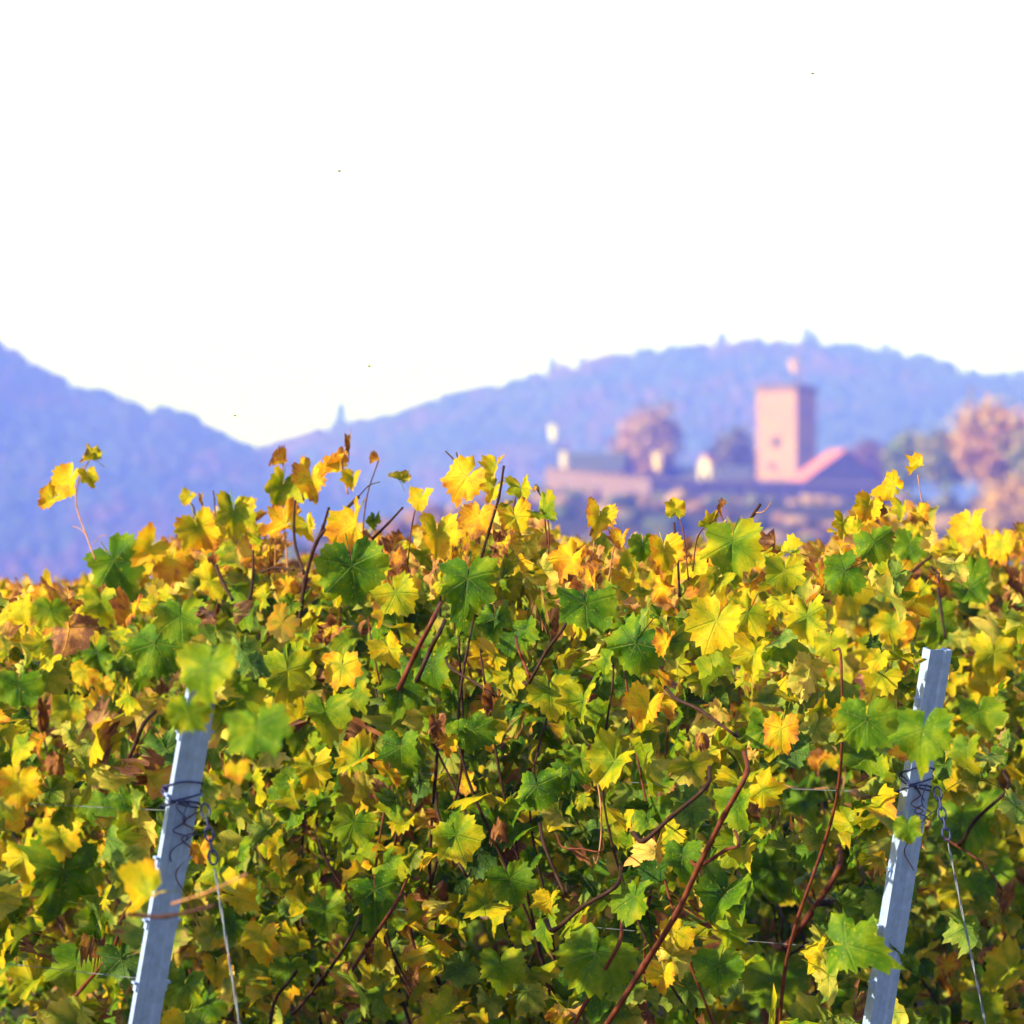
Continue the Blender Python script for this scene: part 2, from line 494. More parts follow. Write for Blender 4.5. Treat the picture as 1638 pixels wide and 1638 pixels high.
def forest(name, zf, x0, x1, y0, y1, n, seed, hgt, extra=()):
    r_ = np.random.default_rng(seed)
    Vs, Ts, Cs, k = [], [], [], 0
    X = r_.uniform(x0, x1, n); Y = y0 + (y1 + 30 - y0) * r_.uniform(0.12, 1, n) ** 0.8
    Z = zf(X, Y)
    for i in range(n + len(extra)):
        if i < n: x, y, z, h = X[i], Y[i], Z[i], hgt * r_.uniform(0.7, 1.25)
        else: x, y, h = extra[i - n]; z = float(zf(np.array(x), np.array(y)))
        patch = float(vnoise(x / 75, (y + z * 3) / 170, seed)) + r_.normal(0, 0.35)
        con = (i >= n) or (patch < -0.25 and r_.random() < 0.7)
        if con:
            V = CONE_V * np.array([h * 0.25, h * 0.25, h * 1.15]); T = CONE_F
            c = np.array([0.025, 0.05, 0.02]) * r_.uniform(0.7, 1.3)
            if i >= n: V = V * np.array([1.4, 1.4, 0.95])
        else:
            w = h * r_.uniform(0.42, 0.6)
            V = ICO_V * (1 + r_.normal(0, 0.13, (len(ICO_V), 1))) * np.array([w, w, h * 0.5]) + np.array([0, 0, h * 0.48]); T = ICO_F
            c = np.array([0.15, 0.065, 0.03]) if patch > 0.35 else (np.array([0.10, 0.075, 0.03]) if patch > 0.1 else np.array([0.055, 0.08, 0.022]))
            c = c * r_.uniform(0.75, 1.25) * 0.5
        Vs.append(V + np.array([x, y, z - 0.5])); Ts.append(T + k); k += len(V)
        Cs.append(np.tile([*c, 1.0], (len(V), 1)))
    o = link(name, mesh_np(name, np.concatenate(Vs), np.concatenate(Ts), M_FOREST, tint=np.concatenate(Cs)))
    return tag(o, kind='stuff')

def on_ridge(px, D, h): return ((px - W_PX / 2) / F_PX * D, D - 5, h)
tag(forest('forest', z_l, max(lx0, -560), -60, ly0, ly1, 4200, 21, 11), 'blue hazy forest on the dark mountainside at the far left', 'forest')
tag(forest('forest', z_r, -460, 640, ry0, ry1, 8200, 22, 13,
           [on_ridge(545, 4200, 36), on_ridge(884, 4200, 28), on_ridge(1158, 4200, 24), on_ridge(1292, 4200, 28), on_ridge(1150, 4200, 20), on_ridge(930, 4200, 20), on_ridge(1020, 4200, 18), on_ridge(1420, 4200, 20), on_ridge(1306, 4200, 22)]),
    'wooded ridge with patches of autumn colour behind the castle', 'forest')
tag(forest('forest', z_f, 480, 760, fy0, fy1, 900, 23, 13), 'pale wooded slope beyond the ridge at the far right', 'forest')

# ------------------------------------------------------------------ castle
def gz(x, y): return float(ground_z(np.array(x), np.array(y)))
CD = 1000.0

def prism(mb, base, z0, z1):
    """vertical prism from a counter-clockwise footprint"""
    n = len(base)
    b = [(x, y, z0) for x, y in base]; t = [(x, y, z1) for x, y in base]
    mb.poly(t); mb.poly(b[::-1])
    for i in range(n):
        j = (i + 1) % n
        mb.poly([b[i], b[j], t[j], t[i]])

def window_part(parent, origin, c, nrm, w, h):
    """stone surround with a dark pane as its sub-part, on a wall face"""
    nrm = np.array([nrm[0], nrm[1], 0.0]); nrm /= np.linalg.norm(nrm)
    sx = np.array([-nrm[1], nrm[0], 0]); up = np.array([0, 0, 1.0]); ax = np.array([sx, nrm, up])
    c = np.asarray(c, float) - origin
    m = MB(); f = 0.22 * w
    for s in (-1, 1): m.box(c + sx * s * (w + f) / 2 + nrm * 0.08, (f, 0.22, h), ax)
    for s in (-1, 1): m.box(c + up * s * (h + f) / 2 + nrm * 0.08, (w + 2 * f, 0.24, f), ax)
    wn = m.build('window', M_STONE2, parent)
    p = MB(); p.box(c + nrm * 0.02, (w * 0.995, 0.08, h * 0.995), ax)
    p.build('pane', M_DARK, wn)

# --- the tower
nl, nr = np.array([-0.515, -0.857]), np.array([0.857, -0.515])
dl, dr = np.array([-0.857, 0.515]), np.array([0.515, 0.857])
TD, TS = 1014.0, 10.5
c0 = P(1274, 770, TD)
k0 = c0[:2]
z_top = P(1274, 614, TD)[2]
zb = gz(*(k0 + (dl + dr) * TS / 2)) - 1.5
tower = tag(empty('castle_tower', (k0[0], k0[1], zb)), 'tall square pink sandstone castle tower lit on one face', 'tower')
to = np.array([k0[0], k0[1], zb])
foot = [k0 + dl * 0, k0 + dr * TS, k0 + (dr + dl) * TS, k0 + dl * TS]
m = MB(); prism(m, [f - k0 for f in foot], 0, z_top - zb - 1.6)
m.build('wall', M_STONE, tower)
m = MB(); e = 0.22
foot2 = [k0 - (dl + dr) * e, k0 + dr * (TS + e) - dl * e, k0 + (dr + dl) * (TS + e), k0 + dl * (TS + e) - dr * e]
prism(m, [f - k0 for f in foot2], z_top - zb - 1.6 + 0.01, z_top - zb - 0.5)
ctr = k0 + (dl + dr) * TS / 2
for (a, d_, o_) in ((k0, dl, dr), (k0, dr, dl), (k0 + dl * TS, dr, dl * -1), (k0 + dr * TS, dl, dr * -1)):
    for i in range(5):
        q = a + d_ * TS * (i + 0.5) / 5 + o_ * 0.25 - k0
        ax = np.array([[*d_, 0], [*o_, 0], [0, 0, 1.0]])
        m.box((q[0], q[1], z_top - zb - 0.22), (1.5, 0.9, 0.52), ax)
m.build('battlement', M_STONE2, tower)
for (px, py, w, h) in ((1243, 706, 1.5, 2.1), (1236, 744, 1.0, 1.5)):
    t_ = (1274 - px) / 62.0
    q = k0 + dl * TS * t_
    window_part(tower, to, (q[0], q[1], P(px, py, TD)[2]), nl, w, h)
for (t_, py) in ((0.5, 660), (0.45, 716)):
    q = k0 + dr * TS * t_
    window_part(tower, to, (q[0], q[1], P(1290, py, TD)[2]), nr, 0.9, 1.6)

def flag(name, label, px, py_top, py_foot, d, w, h, mat, base_z=None, py_flag=None):
    top = P(px, py_top, d); foot_ = P(px, py_foot, d)
    if base_z is not None: foot_[2] = base_z
    o = tag(empty(name, foot_), label, 'flag')
    L = top[2] - foot_[2]
    m = MB(); m.tube([(0, 0, 0), (0, 0, L)], [0.22, 0.14], 8); m.add(*(ICO_V * 0.26 + np.array([0, 0, L]), ICO_F))
    m.build('pole', M_WOOD, o)
    # a hanging banner with folds and thickness
    V, T = [], []
    nx, nz = 9, 10
    for s in (0, 1):
        for j in range(nz + 1):
            for i in range(nx + 1):
                u, v = i / nx, j / nz
                x = -0.1 - u * w * (1 - 0.25 * v); y = 0.35 * math.sin(u * 7 + v * 2) * u + s * 0.05
                V.append((x, y, L - 0.25 - v * h - 0.25 * u))
    N = (nx + 1) * (nz + 1)
    for s in (0, 1):
        for j in range(nz):
            for i in range(nx):
                a = s * N + j * (nx + 1) + i; b, c_, d_ = a + 1, a + nx + 2, a + nx + 1
                T += [(a, b, c_), (a, c_, d_)] if s else [(a, c_, b), (a, d_, c_)]
    link('banner', mesh_np('banner', np.array(V), np.array(T), mat), o)
    return o
flag('tower_flag', 'red and white flag hanging on the mast above the tower', 1276, 572, 612, TD + 6, 2.0, 3.2, M_FLAG_R, z_top - 0.6)
flag('white_banner', 'white banner on a tall pole over the end of the castle wall', 890, 677, 745, 1002, 1.7, 3.6, M_FLAG_W, gz(P(890, 700, 1002)[0], 1002) - 0.5)
flag('yellow_banner', 'pale yellow banner on a pole beside the round rusty tree', 1058, 720, 760, 984, 1.9, 4.2, M_FLAG_Y, gz(P(1058, 700, 984)[0], 984) - 0.5)

# --- curtain wall, each straight run a part
W0, W1, W2 = P(872, 750, 984), P(1040, 768, 957), P(1410, 776, 987)
wz = min(gz(*p[:2]) for p in (W0, W1, W2)) - 4
cw = tag(empty('curtain_wall', (W1[0], W1[1], wz)), 'long pinkish stone curtain wall below the tower', 'castle wall')
def wall_run(a, b, thick, name='wall'):
    a = np.asarray(a); b = np.asarray(b)
    d = b[:2] - a[:2]; L = np.linalg.norm(d); d /= L; n = np.array([-d[1], d[0]])
    m = MB(); o = np.array([W1[0], W1[1]])
    za, zb_ = a[2] - wz, b[2] - wz
    p = [a[:2] - o, b[:2] - o, b[:2] - o + n * thick, a[:2] - o + n * thick]
    bot = [(*q, 0) for q in p]; top = [(*p[0], za), (*p[1], zb_), (*p[2], zb_), (*p[3], za)]
    m.poly(top); m.poly(bot[::-1])
    for i in range(4): m.poly([bot[i], bot[(i + 1) % 4], top[(i + 1) % 4], top[i]])
    for k in range(int(L / 9)):                                   # buttresses
        t = (k + 0.5) / int(L / 9); c = (a[:2] * (1 - t) + b[:2] * t) - o - n * 0.5
        m.box((c[0], c[1], (za * (1 - t) + zb_ * t) * 0.38), (1.6, 1.1, (za * (1 - t) + zb_ * t) * 0.75), np.array([[*d, 0], [*n, 0], [0, 0, 1.0]]))
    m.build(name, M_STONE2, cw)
    m = MB()
    for k in range(int(L / 2.6)):
        t = (k + 0.5) / int(L / 2.6); c = (a[:2] * (1 - t) + b[:2] * t) - o + n * thick / 2
        m.box((c[0], c[1], za * (1 - t) + zb_ * t + 0.32), (1.5, thick * 0.9, 0.62), np.array([[*d, 0], [*n, 0], [0, 0, 1.0]]))
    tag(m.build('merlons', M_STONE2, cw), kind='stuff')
wall_run(W0, W1, 1.6); wall_run(W1 + np.array([0.02, 0.02, -0.02]), W2, 1.5)
Wb = W0 + np.array([7.0, 26.0, 0])
wall_run(Wb, W0 + np.array([0.01, 0.01, -0.03]), 1.4)

def gable_house(name, label, cat, front_mid, ridge_dir, width, length, eave_z, ridge_z, z0, wall_mat, roof_mat, windows=1, over=0.5):
    """front_mid: ground-plan midpoint of the near gable"""
    r_ = np.array(ridge_dir, float); r_ /= np.linalg.norm(r_); s_ = np.array([r_[1], -r_[0]])
    o = tag(empty(name, (front_mid[0], front_mid[1], z0)), label, cat)
    hw = width / 2; ez, rz = eave_z - z0, ridge_z - z0
    A = lambda s, l, z: (*(s_ * s + r_ * l), z)
    m = MB()
    m.poly([A(-hw, 0, 0), A(hw, 0, 0), A(hw, 0, ez), A(0, 0, rz), A(-hw, 0, ez)])
    m.poly([A(hw, length, 0), A(-hw, length, 0), A(-hw, length, ez), A(0, length, rz), A(hw, length, ez)])
    m.poly([A(hw, 0, 0), A(hw, length, 0), A(hw, length, ez), A(hw, 0, ez)])
    m.poly([A(-hw, length, 0), A(-hw, 0, 0), A(-hw, 0, ez), A(-hw, length, ez)])
    m.poly([A(-hw, 0, 0), A(-hw, length, 0), A(hw, length, 0), A(hw, 0, 0)])
    m.build('wall', wall_mat, o)
    m = MB(); sl = (rz - ez) / hw; th = 0.35; lift = 0.03
    for sg in (-1, 1):
        lo, hi = (sg * (hw + over), ez - sl * over + lift), (0, rz + lift)
        q = []
        for l in (-over, length + over):
            q.append([A(lo[0], l, lo[1]), A(hi[0], l, hi[1]), A(hi[0], l, hi[1] + th), A(lo[0], l, lo[1] + th)])
        m.poly(q[0]); m.poly(q[1][::-1])
        for i in range(4): m.poly([q[0][i], q[1][i], q[1][(i + 1) % 4], q[0][(i + 1) % 4]])
    m.build('roof', roof_mat, o)
    org = np.array([front_mid[0], front_mid[1], z0])
    for i in range(windows):
        t = (i + 0.5) / windows - 0.5
        c = np.array(A(t * width * 0.8, 0, ez * 0.8)) + org
        window_part(o, org, c, -r_, 0.8, 1.2)
    return o
M_SLATE = simple('slate_roof', (0.055, 0.06, 0.075), 0.7, 0, 0.3, 1.2, 0.3, 0.05)
hm = P(1354, 765, 999)
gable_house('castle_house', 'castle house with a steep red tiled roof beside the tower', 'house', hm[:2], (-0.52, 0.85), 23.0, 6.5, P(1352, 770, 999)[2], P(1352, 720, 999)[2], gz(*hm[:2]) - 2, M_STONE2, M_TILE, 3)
hm = P(1003, 745, 1016)
gable_house('long_house', 'long low slate roofed house behind the castle wall end', 'house', hm[:2], (-0.93, 0.36), 8.0, 15.0, P(950, 752, 1018)[2], P(950, 727, 1018)[2], gz(*hm[:2]) - 2, M_STONE2, M_SLATE, 2)
hm = P(1205, 755, 1024)
gable_house('slate_house', 'low dark slate roofed house left of the tower foot', 'house', hm[:2], (-0.96, 0.28), 8.0, 20.0, P(1130, 768, 1024)[2], P(1130, 747, 1024)[2], gz(*hm[:2]) - 2, M_STONE2, M_SLATE, 2)
hm = P(1126, 745, 1000)
gable_house('gatehouse', 'small cream plastered gatehouse between the bushy tree and the tower', 'house', hm[:2], (0.45, 0.89), 3.0, 4.0, P(1126, 741, 1000)[2], P(1126, 728, 1000)[2], gz(*hm[:2]) - 2, M_PLASTER, M_TILE, 1, 0.15)
hm = P(1013, 840, 930)
gable_house('hillside_hut', 'small pale hut on the slope under the castle wall', 'house', hm[:2], (0.3, 0.95), 2.4, 3.5, P(1013, 818, 930)[2], P(1013, 806, 930)[2], gz(*hm[:2]) - 2, M_PLASTER, M_PLASTER, 1, 0.15)
hm = P(904, 735, 1008)
tt = tag(empty('stair_turret', (hm[0], hm[1], gz(hm[0], hm[1]) - 2)), 'small pale round turret behind the end of the castle wall', 'turret')
Lz = P(904, 722, 1008)[2] - tt.location.z
m = MB(); m.tube([(0, 0, 0), (0, 0, Lz)], 1.0, 12); m.build('wall', M_PLASTER, tt)
m = MB(); m.tube([(0, 0, Lz + 0.02), (0, 0, Lz + 1.6)], [1.25, 0.05], 12); m.build('roof', M_SLATE, tt)

# ------------------------------------------------------------------ trees below the castle
def tree(name, label, px, py_top, w_px, d, pal, n=1500, seed=1, leaf=0.7, shape=1.0):
    r_ = np.random.default_rng(seed)
    top = P(px, py_top, d); x, y = top[0], top[1]
    z0 = gz(x, y) - 0.2
    H = top[2] - z0; rw = w_px / F_PX * d / 2
    o = tag(empty(name, (x, y, z0)), label, 'tree')
    cb = min(0.3 * H, H - 2.0 * rw * 0.8) if H > 2.2 * rw else 0.22 * H
    cb = max(cb, 0.14 * H)
    c = np.array([0, 0, (cb + H) / 2]); rz = (H - cb) / 2
    K = 46
    u = r_.normal(0, 1, (K, 3)); u /= np.linalg.norm(u, axis=1)[:, None]
    rad = r_.uniform(0.4, 0.92, K) ** 0.8
    cc = c + u * rad[:, None] * np.array([rw, rw, rz]) * (1 - 0.22 * shape * np.clip(u[:, 2:3], 0, 1))
    base = np.array([pal[i % len(pal)] for i in range(K)])
    tone = r_.uniform(0.65, 1.3, K)
    n = int(n * 1.9)
    ci = r_.integers(0, K, n)
    sp = rw * 0.27
    pos = cc[ci] + r_.normal(0, sp, (n, 3))
    nn = r_.normal(0, 1, (n, 3)) + (pos - c) / rw; nn /= np.linalg.norm(nn, axis=1)[:, None]
    a = np.cross(nn, r_.normal(0, 1, (n, 3))); a /= np.linalg.norm(a, axis=1)[:, None]; b = np.cross(nn, a)
    s = 1.35 * leaf * r_.uniform(0.5, 1.2, (n, 1))
    V = np.stack([pos - a * s, pos - b * s * 0.6 + nn * s * 0.15, pos + a * s, pos + b * s * 0.6 + nn * s * 0.15], 1).reshape(-1, 3)
    i4 = np.arange(n)[:, None] * 4
    T = np.concatenate([i4 + np.array([[0, 1, 2]]), i4 + np.array([[0, 2, 3]])])
    colr = 1.25 * base[ci] * tone[ci][:, None] * r_.uniform(0.75, 1.25, (n, 1))
    C = np.repeat(np.concatenate([colr, np.ones((n, 1))], 1), 4, axis=0)
    link('crown', mesh_np('crown', V, T, M_TREE, tint=C, smooth=False), o)
    m = MB()
    m.tube(smooth_path([(0, 0, 0), (0.15, 0.1, cb * 0.6), (0, 0, c[2]), (0.1, 0, c[2] + rz * 0.6)], 4), np.linspace(H * 0.028, H * 0.006, 13), 7)
    for k in range(7):
        e_ = cc[k] ; s0 = np.array([0, 0, cb * 0.8 + (c[2] - cb) * r_.uniform(0.1, 0.9)])
        m.tube([s0, (s0 + e_) / 2 + np.array([0, 0, 0.3]), e_], [H * 0.011, H * 0.007, H * 0.003], 5)
    m.build('trunk', M_BARK, o)
    return o
RUST = [(0.40, 0.25, 0.05), (0.32, 0.21, 0.06), (0.26, 0.18, 0.06), (0.44, 0.25, 0.05)]
OLIVE = [(0.20, 0.18, 0.06), (0.26, 0.20, 0.07), (0.18, 0.17, 0.05)]
BROWN = [(0.20, 0.11, 0.07), (0.15, 0.09, 0.06)]
GREENG = [(0.17, 0.21, 0.05), (0.24, 0.23, 0.06), (0.30, 0.25, 0.07), (0.13, 0.18, 0.05)]
ORANGE = [(0.48, 0.28, 0.05), (0.44, 0.24, 0.05), (0.38, 0.28, 0.06), (0.30, 0.25, 0.06), (0.46, 0.23, 0.06)]
YELLOWS = [(0.46, 0.31, 0.06), (0.44, 0.27, 0.06), (0.34, 0.24, 0.06)]
tree('rusty_tree', 'round rust brown tree standing above the castle wall', 1040, 645, 88, 1030, RUST, 1700, 31, 0.8)
tree('olive_tree_crown', 'dull olive brown tree just left of the tower', 1170, 680, 72, 1034, OLIVE, 1200, 32, 0.7).name = 'bushy_tree'
tree('brown_tree', 'dark brown tree behind the red roofed castle house', 1388, 697, 64, 1050, BROWN, 1100, 33, 0.7)
tree('green_tree', 'grey green tree with yellowing edge left of the orange tree', 1450, 690, 62, 765, GREENG, 1300, 34, 0.55)
tree('green_tree', 'dull green tree touching the big orange tree', 1508, 688, 66, 745, GREENG[:3], 1300, 35, 0.55)
tree('orange_tree', 'large round orange red autumn tree on the hillside', 1600, 656, 132, 700, ORANGE, 2600, 36, 0.6)
tree('green_tree', 'grey green tree half hidden behind the orange tree', 1668, 668, 80, 690, GREENG, 1300, 37, 0.55)
tree('yellow_shrub', 'golden orange bush low in front of the orange tree', 1620, 775, 100, 560, YELLOWS, 1500, 38, 0.42)
tree('yellow_shrub', 'pale orange bush on the slope under the tower', 1305, 812, 56, 760, YELLOWS, 900, 39, 0.5)
tree('yellow_shrub', 'small yellowish bush at the edge of the far vineyard', 1450, 826, 50, 640, [(0.30, 0.24, 0.09)], 800, 40, 0.4)
tree('green_shrub', 'low dark green bush under the middle of the castle wall', 1180, 826, 70, 800, [(0.09, 0.12, 0.05), (0.14, 0.13, 0.06)], 900, 41, 0.5)
tree('green_shrub', 'low grey green bush on the slope below the wall end', 925, 812, 60, 850, [(0.12, 0.14, 0.07)], 800, 42, 0.5)

def scrub():
    r_ = np.random.default_rng(77)
    Vs, Ts, Cs, k = [], [], [], 0
    pal = np.array([(0.16, 0.09, 0.05), (0.22, 0.13, 0.06), (0.10, 0.10, 0.045), (0.07, 0.09, 0.035), (0.26, 0.17, 0.09)])
    for i in range(900):
        y = r_.uniform(330, 972); x = r_.uniform(-60, 0.125 * y + 12)
        if vnoise(x / 14, y / 40, 4) < -0.1: continue
        h = r_.uniform(1.0, 2.6)
        V = ICO_V * (1 + r_.normal(0, 0.16, (len(ICO_V), 1))) * np.array([h * r_.uniform(.6, 1.2), h * .8, h * 0.6]) + np.array([x, y, gz(x, y) + h * 0.35])
        Vs.append(V); Ts.append(ICO_F + k); k += len(V)
        Cs.append(np.tile([*(pal[r_.integers(0, 5)] * r_.uniform(0.7, 1.2)), 1.0], (len(V), 1)))
    tag(link('scrub', mesh_np('scrub', np.concatenate(Vs), np.concatenate(Ts), M_FOREST, tint=np.concatenate(Cs))), 'low autumn scrub covering the slope below the castle wall', 'scrub', kind='stuff')
scrub()

# ------------------------------------------------------------------ haze
def haze():
    m = bpy.data.materials.new('haze_air'); m.use_nodes = True
    t = m.node_tree; t.nodes.clear()
    o = t.nodes.new('ShaderNodeOutputMaterial'); v = t.nodes.new('ShaderNodeVolumePrincipled')
    v.inputs['Color'].default_value = HAZE_COL
    v.inputs['Absorption Color'].default_value = (1, 1, 1, 1)
    v.inputs['Density'].default_value = HAZE_D
    v.inputs['Anisotropy'].default_value = 0.0
    t.links.new(v.outputs[0], o.inputs['Volume'])
    b = MB(); x0, x1, y0, y1, z0, z1 = -3400, 3400, -60, 6000, -4.0, 480.0
    b.box(((x0 + x1) / 2, (y0 + y1) / 2, (z0 + z1) / 2), (x1 - x0, y1 - y0, z1 - z0))
    ob = b.build('haze', m)
    tag(ob, 'pale blue haze filling the air to the mountains', 'haze', kind='stuff')
HAZE_COL = (0.070, 0.110, 1.0, 1)
HAZE_D = 0.00085
haze()

# ------------------------------------------------------------------ vine rows
U = np.array([-0.574, 0.819])            # row direction, away from the end posts
NRM = np.array([-0.819, -0.574])         # the row side that faces the camera
PA, PB = np.array([-0.857, 7.91]), np.array([0.575, 8.83])
STEP = PB - PA
def row_base(k): return PA + STEP * k
LEAN = {0: 0.33, 1: 0.257}

def leaf_outline(kind, n, seed):
    """polar outline of a five-lobed vine leaf, tip at angle 0"""
    r_ = np.random.default_rng(seed)
    th = np.linspace(-math.pi, math.pi, n, endpoint=False) + math.pi / n
    key = np.radians([0, 14, 29, 42, 56, 70, 84, 98, 114, 132, 150, 166, 180])
    rad = np.array([1.0, 0.88, 0.70, 0.78, 0.92, 0.78, 0.66, 0.70, 0.78, 0.70, 0.62, 0.50, 0.14])
    soft = {0: 0.35, 1: 0.75, 2: 0.08}[kind]
    rad = rad + (0.84 - rad) * soft * (np.degrees(key) < 150)
    rl = rad * (1 + r_.normal(0, 0.085, len(rad))); rr = rad * (1 + r_.normal(0, 0.085, len(rad)))
    rl[0] = rr[0]
    r = np.where(th < 0, np.interp(-th, key, rl), np.interp(th, key, rr))
    tooth = np.where(np.arange(n) % 2 == 0, 1.06, 0.93) * (1 + r_.normal(0, 0.03, n))
    return th, r * tooth

def leaf_mesh(n, kind, seed, fold=0.25, cup=0.2, curl=0.3, wave=0.08, crumple=0.0, stalk=True):
    """flat outline -> rings -> folded, cupped, wavy blade, with a stalk"""
    r_ = np.random.default_rng(seed)
    th, r = leaf_outline(kind, n, seed)
    m = n // 2
    thm = th.reshape(m, 2).mean(1); rm = r.reshape(m, 2).mean(1) * 0.62
    V2 = [(0.0, 0.0)] + [(b * math.sin(a), b * math.cos(a)) for a, b in zip(thm, rm)] + [(b * math.sin(a), b * math.cos(a)) for a, b in zip(th, r)]
    T = []
    for i in range(m):
        j = (i + 1) % m
        o0, o1, o2 = 1 + m + 2 * i, 1 + m + 2 * i + 1, 1 + m + (2 * i + 2) % n
        if i != m - 1: T.append((0, 1 + j, 1 + i))
        T.append((1 + i, o1, o0))
        if i != m - 1: T += [(1 + i, 1 + j, o1), (1 + j, o2, o1)]
    V2 = np.array(V2); x, y = V2[:, 0], V2[:, 1]
    rr = np.hypot(x, y); tt = np.arctan2(x, y)
    z = fold * np.abs(x) - cup * rr ** 2 - curl * np.clip(y, 0, 2) ** 2 * 0.8
    z = z + wave * rr ** 1.5 * np.sin(tt * r_.integers(3, 6) + r_.uniform(0, 6)) + 0.05 * rr * np.cos(tt * 360 / 52.0)
    z = z + r_.normal(0, 0.22) * x * y + r_.normal(0, 0.12) * x
    X, Y = x * (1 - 0.25 * abs(fold) * np.abs(x)), y * (1 - 0.18 * abs(curl) * np.clip(y, 0, 1))
    if crumple:
        z = z + crumple * r_.normal(0, 0.22, len(x)) * (0.3 + rr)
        k = 1 - 0.38 * crumple
        ang = x * crumple * 2.1
        z = z + (1 - np.cos(ang)) * 0.42 * np.sign(fold + 0.01)
        X, Y = np.where(np.abs(ang) > 0.01, np.sin(ang) / (crumple * 2.1 + 1e-6), x) * k, Y * (1 - 0.15 * crumple)
    V = np.stack([X, Y, z], 1)
    uv = np.stack([(x + 1.2) / 2.4, (y + 1.2) / 2.4], 1)
    T = np.array(T)
    if stalk:
        p, t = tube_arrays([(0, 0.02, 0.0), (0, -0.3, -0.10), (0, -0.75, -0.42)], [0.022, 0.016, 0.02], 3, False)
        T = np.concatenate([T, t + len(V)]); V = np.concatenate([V, p]); uv = np.concatenate([uv, np.full((len(p), 2), 0.5) + np.array([[0, 0.0]])])
    return V, T, uv

def variants(n, stalk):
    o = []
    r_ = np.random.default_rng(5)
    for i in range(44):
        if i % 22 < 12: a = dict(fold=r_.uniform(-0.1, 0.6), cup=r_.uniform(0.05, 0.45), curl=r_.uniform(0.0, 0.6), wave=r_.uniform(0.12, 0.28), crumple=r_.uniform(0.05, 0.3))
        elif i % 22 < 17: a = dict(fold=r_.uniform(0.4, 1.0), cup=r_.uniform(-0.25, 0.25), curl=r_.uniform(0.2, 0.7), wave=r_.uniform(0.08, 0.18), crumple=r_.uniform(0.3, 0.6))
        else: a = dict(fold=r_.uniform(-0.9, 1.1), cup=r_.uniform(-0.4, 0.4), curl=r_.uniform(0.3, 1.0), wave=r_.uniform(0.1, 0.25), crumple=r_.uniform(0.7, 1.15))
        o.append(leaf_mesh(n, i % 3 if i % 3 else 0, 100 + i, stalk=stalk, **a))
    return o
LEAF_HI = variants(44, True)
LEAF_LO = variants(20, False)
LEAF_ME = [mesh_np('leaf', V, T, M_LEAF, uv=uv) for V, T, uv in LEAF_HI]
FLAT, CURLED, DRY = range(0, 12), range(12, 17), range(17, 22)

# top line of the foliage against the hills, as heights over the row, along the direction seen from the path
TOPLINE = ([-200, 0, 60, 140, 165, 210, 260, 300, 350, 400, 430, 470, 520, 560, 610, 650, 700, 750, 800, 830, 870, 905, 940, 1000, 1060, 1110, 1150, 1200, 1250, 1300, 1335, 1360, 1400, 1450, 1485, 1500, 1550, 1600, 1638, 1900],
           [920, 922, 925, 928, 885, 880, 868, 825, 805, 810, 850, 890, 880, 835, 845, 850, 832, 805, 795, 790, 815, 850, 850, 868, 866, 866, 838, 838, 862, 880, 845, 820, 798, 800, 815, 858, 832, 845, 842, 840])

def age_field(px, py):
    """autumn colouring: golden along the top and left, green in the middle and low down, yellow-green at the right"""
    px = np.asarray(px, float); py = np.asarray(py, float)
    top = 1 - sstep(0, 170, py - np.interp(px, *TOPLINE))
    a = 0.40 + 0.0 * px
    a = a + (0.31 + 0.07 * (px < 1000)) * top
    a = a - 0.06 * np.exp(-((px - 800) / 330) ** 2 - ((py - 1090) / 130) ** 2)
    a = a + 0.10 * np.exp(-((px - 1250) / 300) ** 2 - ((py - 1040) / 130) ** 2)
    a = a + 0.06 * np.exp(-((px - 330) / 150) ** 2 - ((py - 870) / 90) ** 2)
    a = a - 0.10 * np.exp(-((px - 850) / 380) ** 2 - ((py - 1400) / 200) ** 2)
    a = a - 0.06 * np.exp(-((px - 1330) / 130) ** 2 - ((py - 1450) / 170) ** 2)
    a = a + 0.05 * np.exp(-((px - 60) / 120) ** 2 - ((py - 1330) / 200) ** 2)
    return a

def basis(tip, nrm):
    """rotation matrices (N,3,3), columns = lateral, tip, normal"""
    nrm = nrm / np.linalg.norm(nrm, axis=1)[:, None]
    tip = tip - (tip * nrm).sum(1)[:, None] * nrm
    tip = tip / (np.linalg.norm(tip, axis=1)[:, None] + 1e-9)
    lat = np.cross(tip, nrm)
    return np.stack([lat, tip, nrm], 2)

N3, U3, UP = np.array([*NRM, 0]), np.array([*U, 0]), np.array([0, 0, 1.0])

POST_TOP_Z = {0: 1.73, 1: 1.815}
def post_axis(k, z): 
    b = row_base(k); g0 = gz(*b)
    q = b - U * LEAN[k] * (z - g0)
    return np.array([q[0], q[1], z])
# stretches of the two posts that stand clear of leaves (photograph rows)
CLEAR = {0: [(1195, 1430), (1468, 1700)], 1: [(1046, 1128), (1238, 1326), (1362, 1478), (1560, 1700)]}
POST_PX = {}
for k in (0, 1):
    g0 = gz(*row_base(k))
    zz = np.linspace(g0 + 0.8, POST_TOP_Z[k], 60)
    a, b, c = project(np.array([post_axis(k, z) for z in zz]))
    POST_PX[k] = (b[::-1], a[::-1], c[::-1])

def blocks_post(px, py, dep, rad):
    bad = np.zeros(len(px), bool)
    for k in (0, 1):
        ys_, xs_, ds_ = POST_PX[k]
        x = np.interp(py, ys_, xs_); d = np.interp(py, ys_, ds_)
        for y0, y1 in CLEAR[k]:
            bad |= (np.abs(px - x) < 22 + rad * 0.85) & (py > y0 - rad * 0.5) & (py < y1 + rad * 0.4) & (dep < d + 0.10)
    return bad

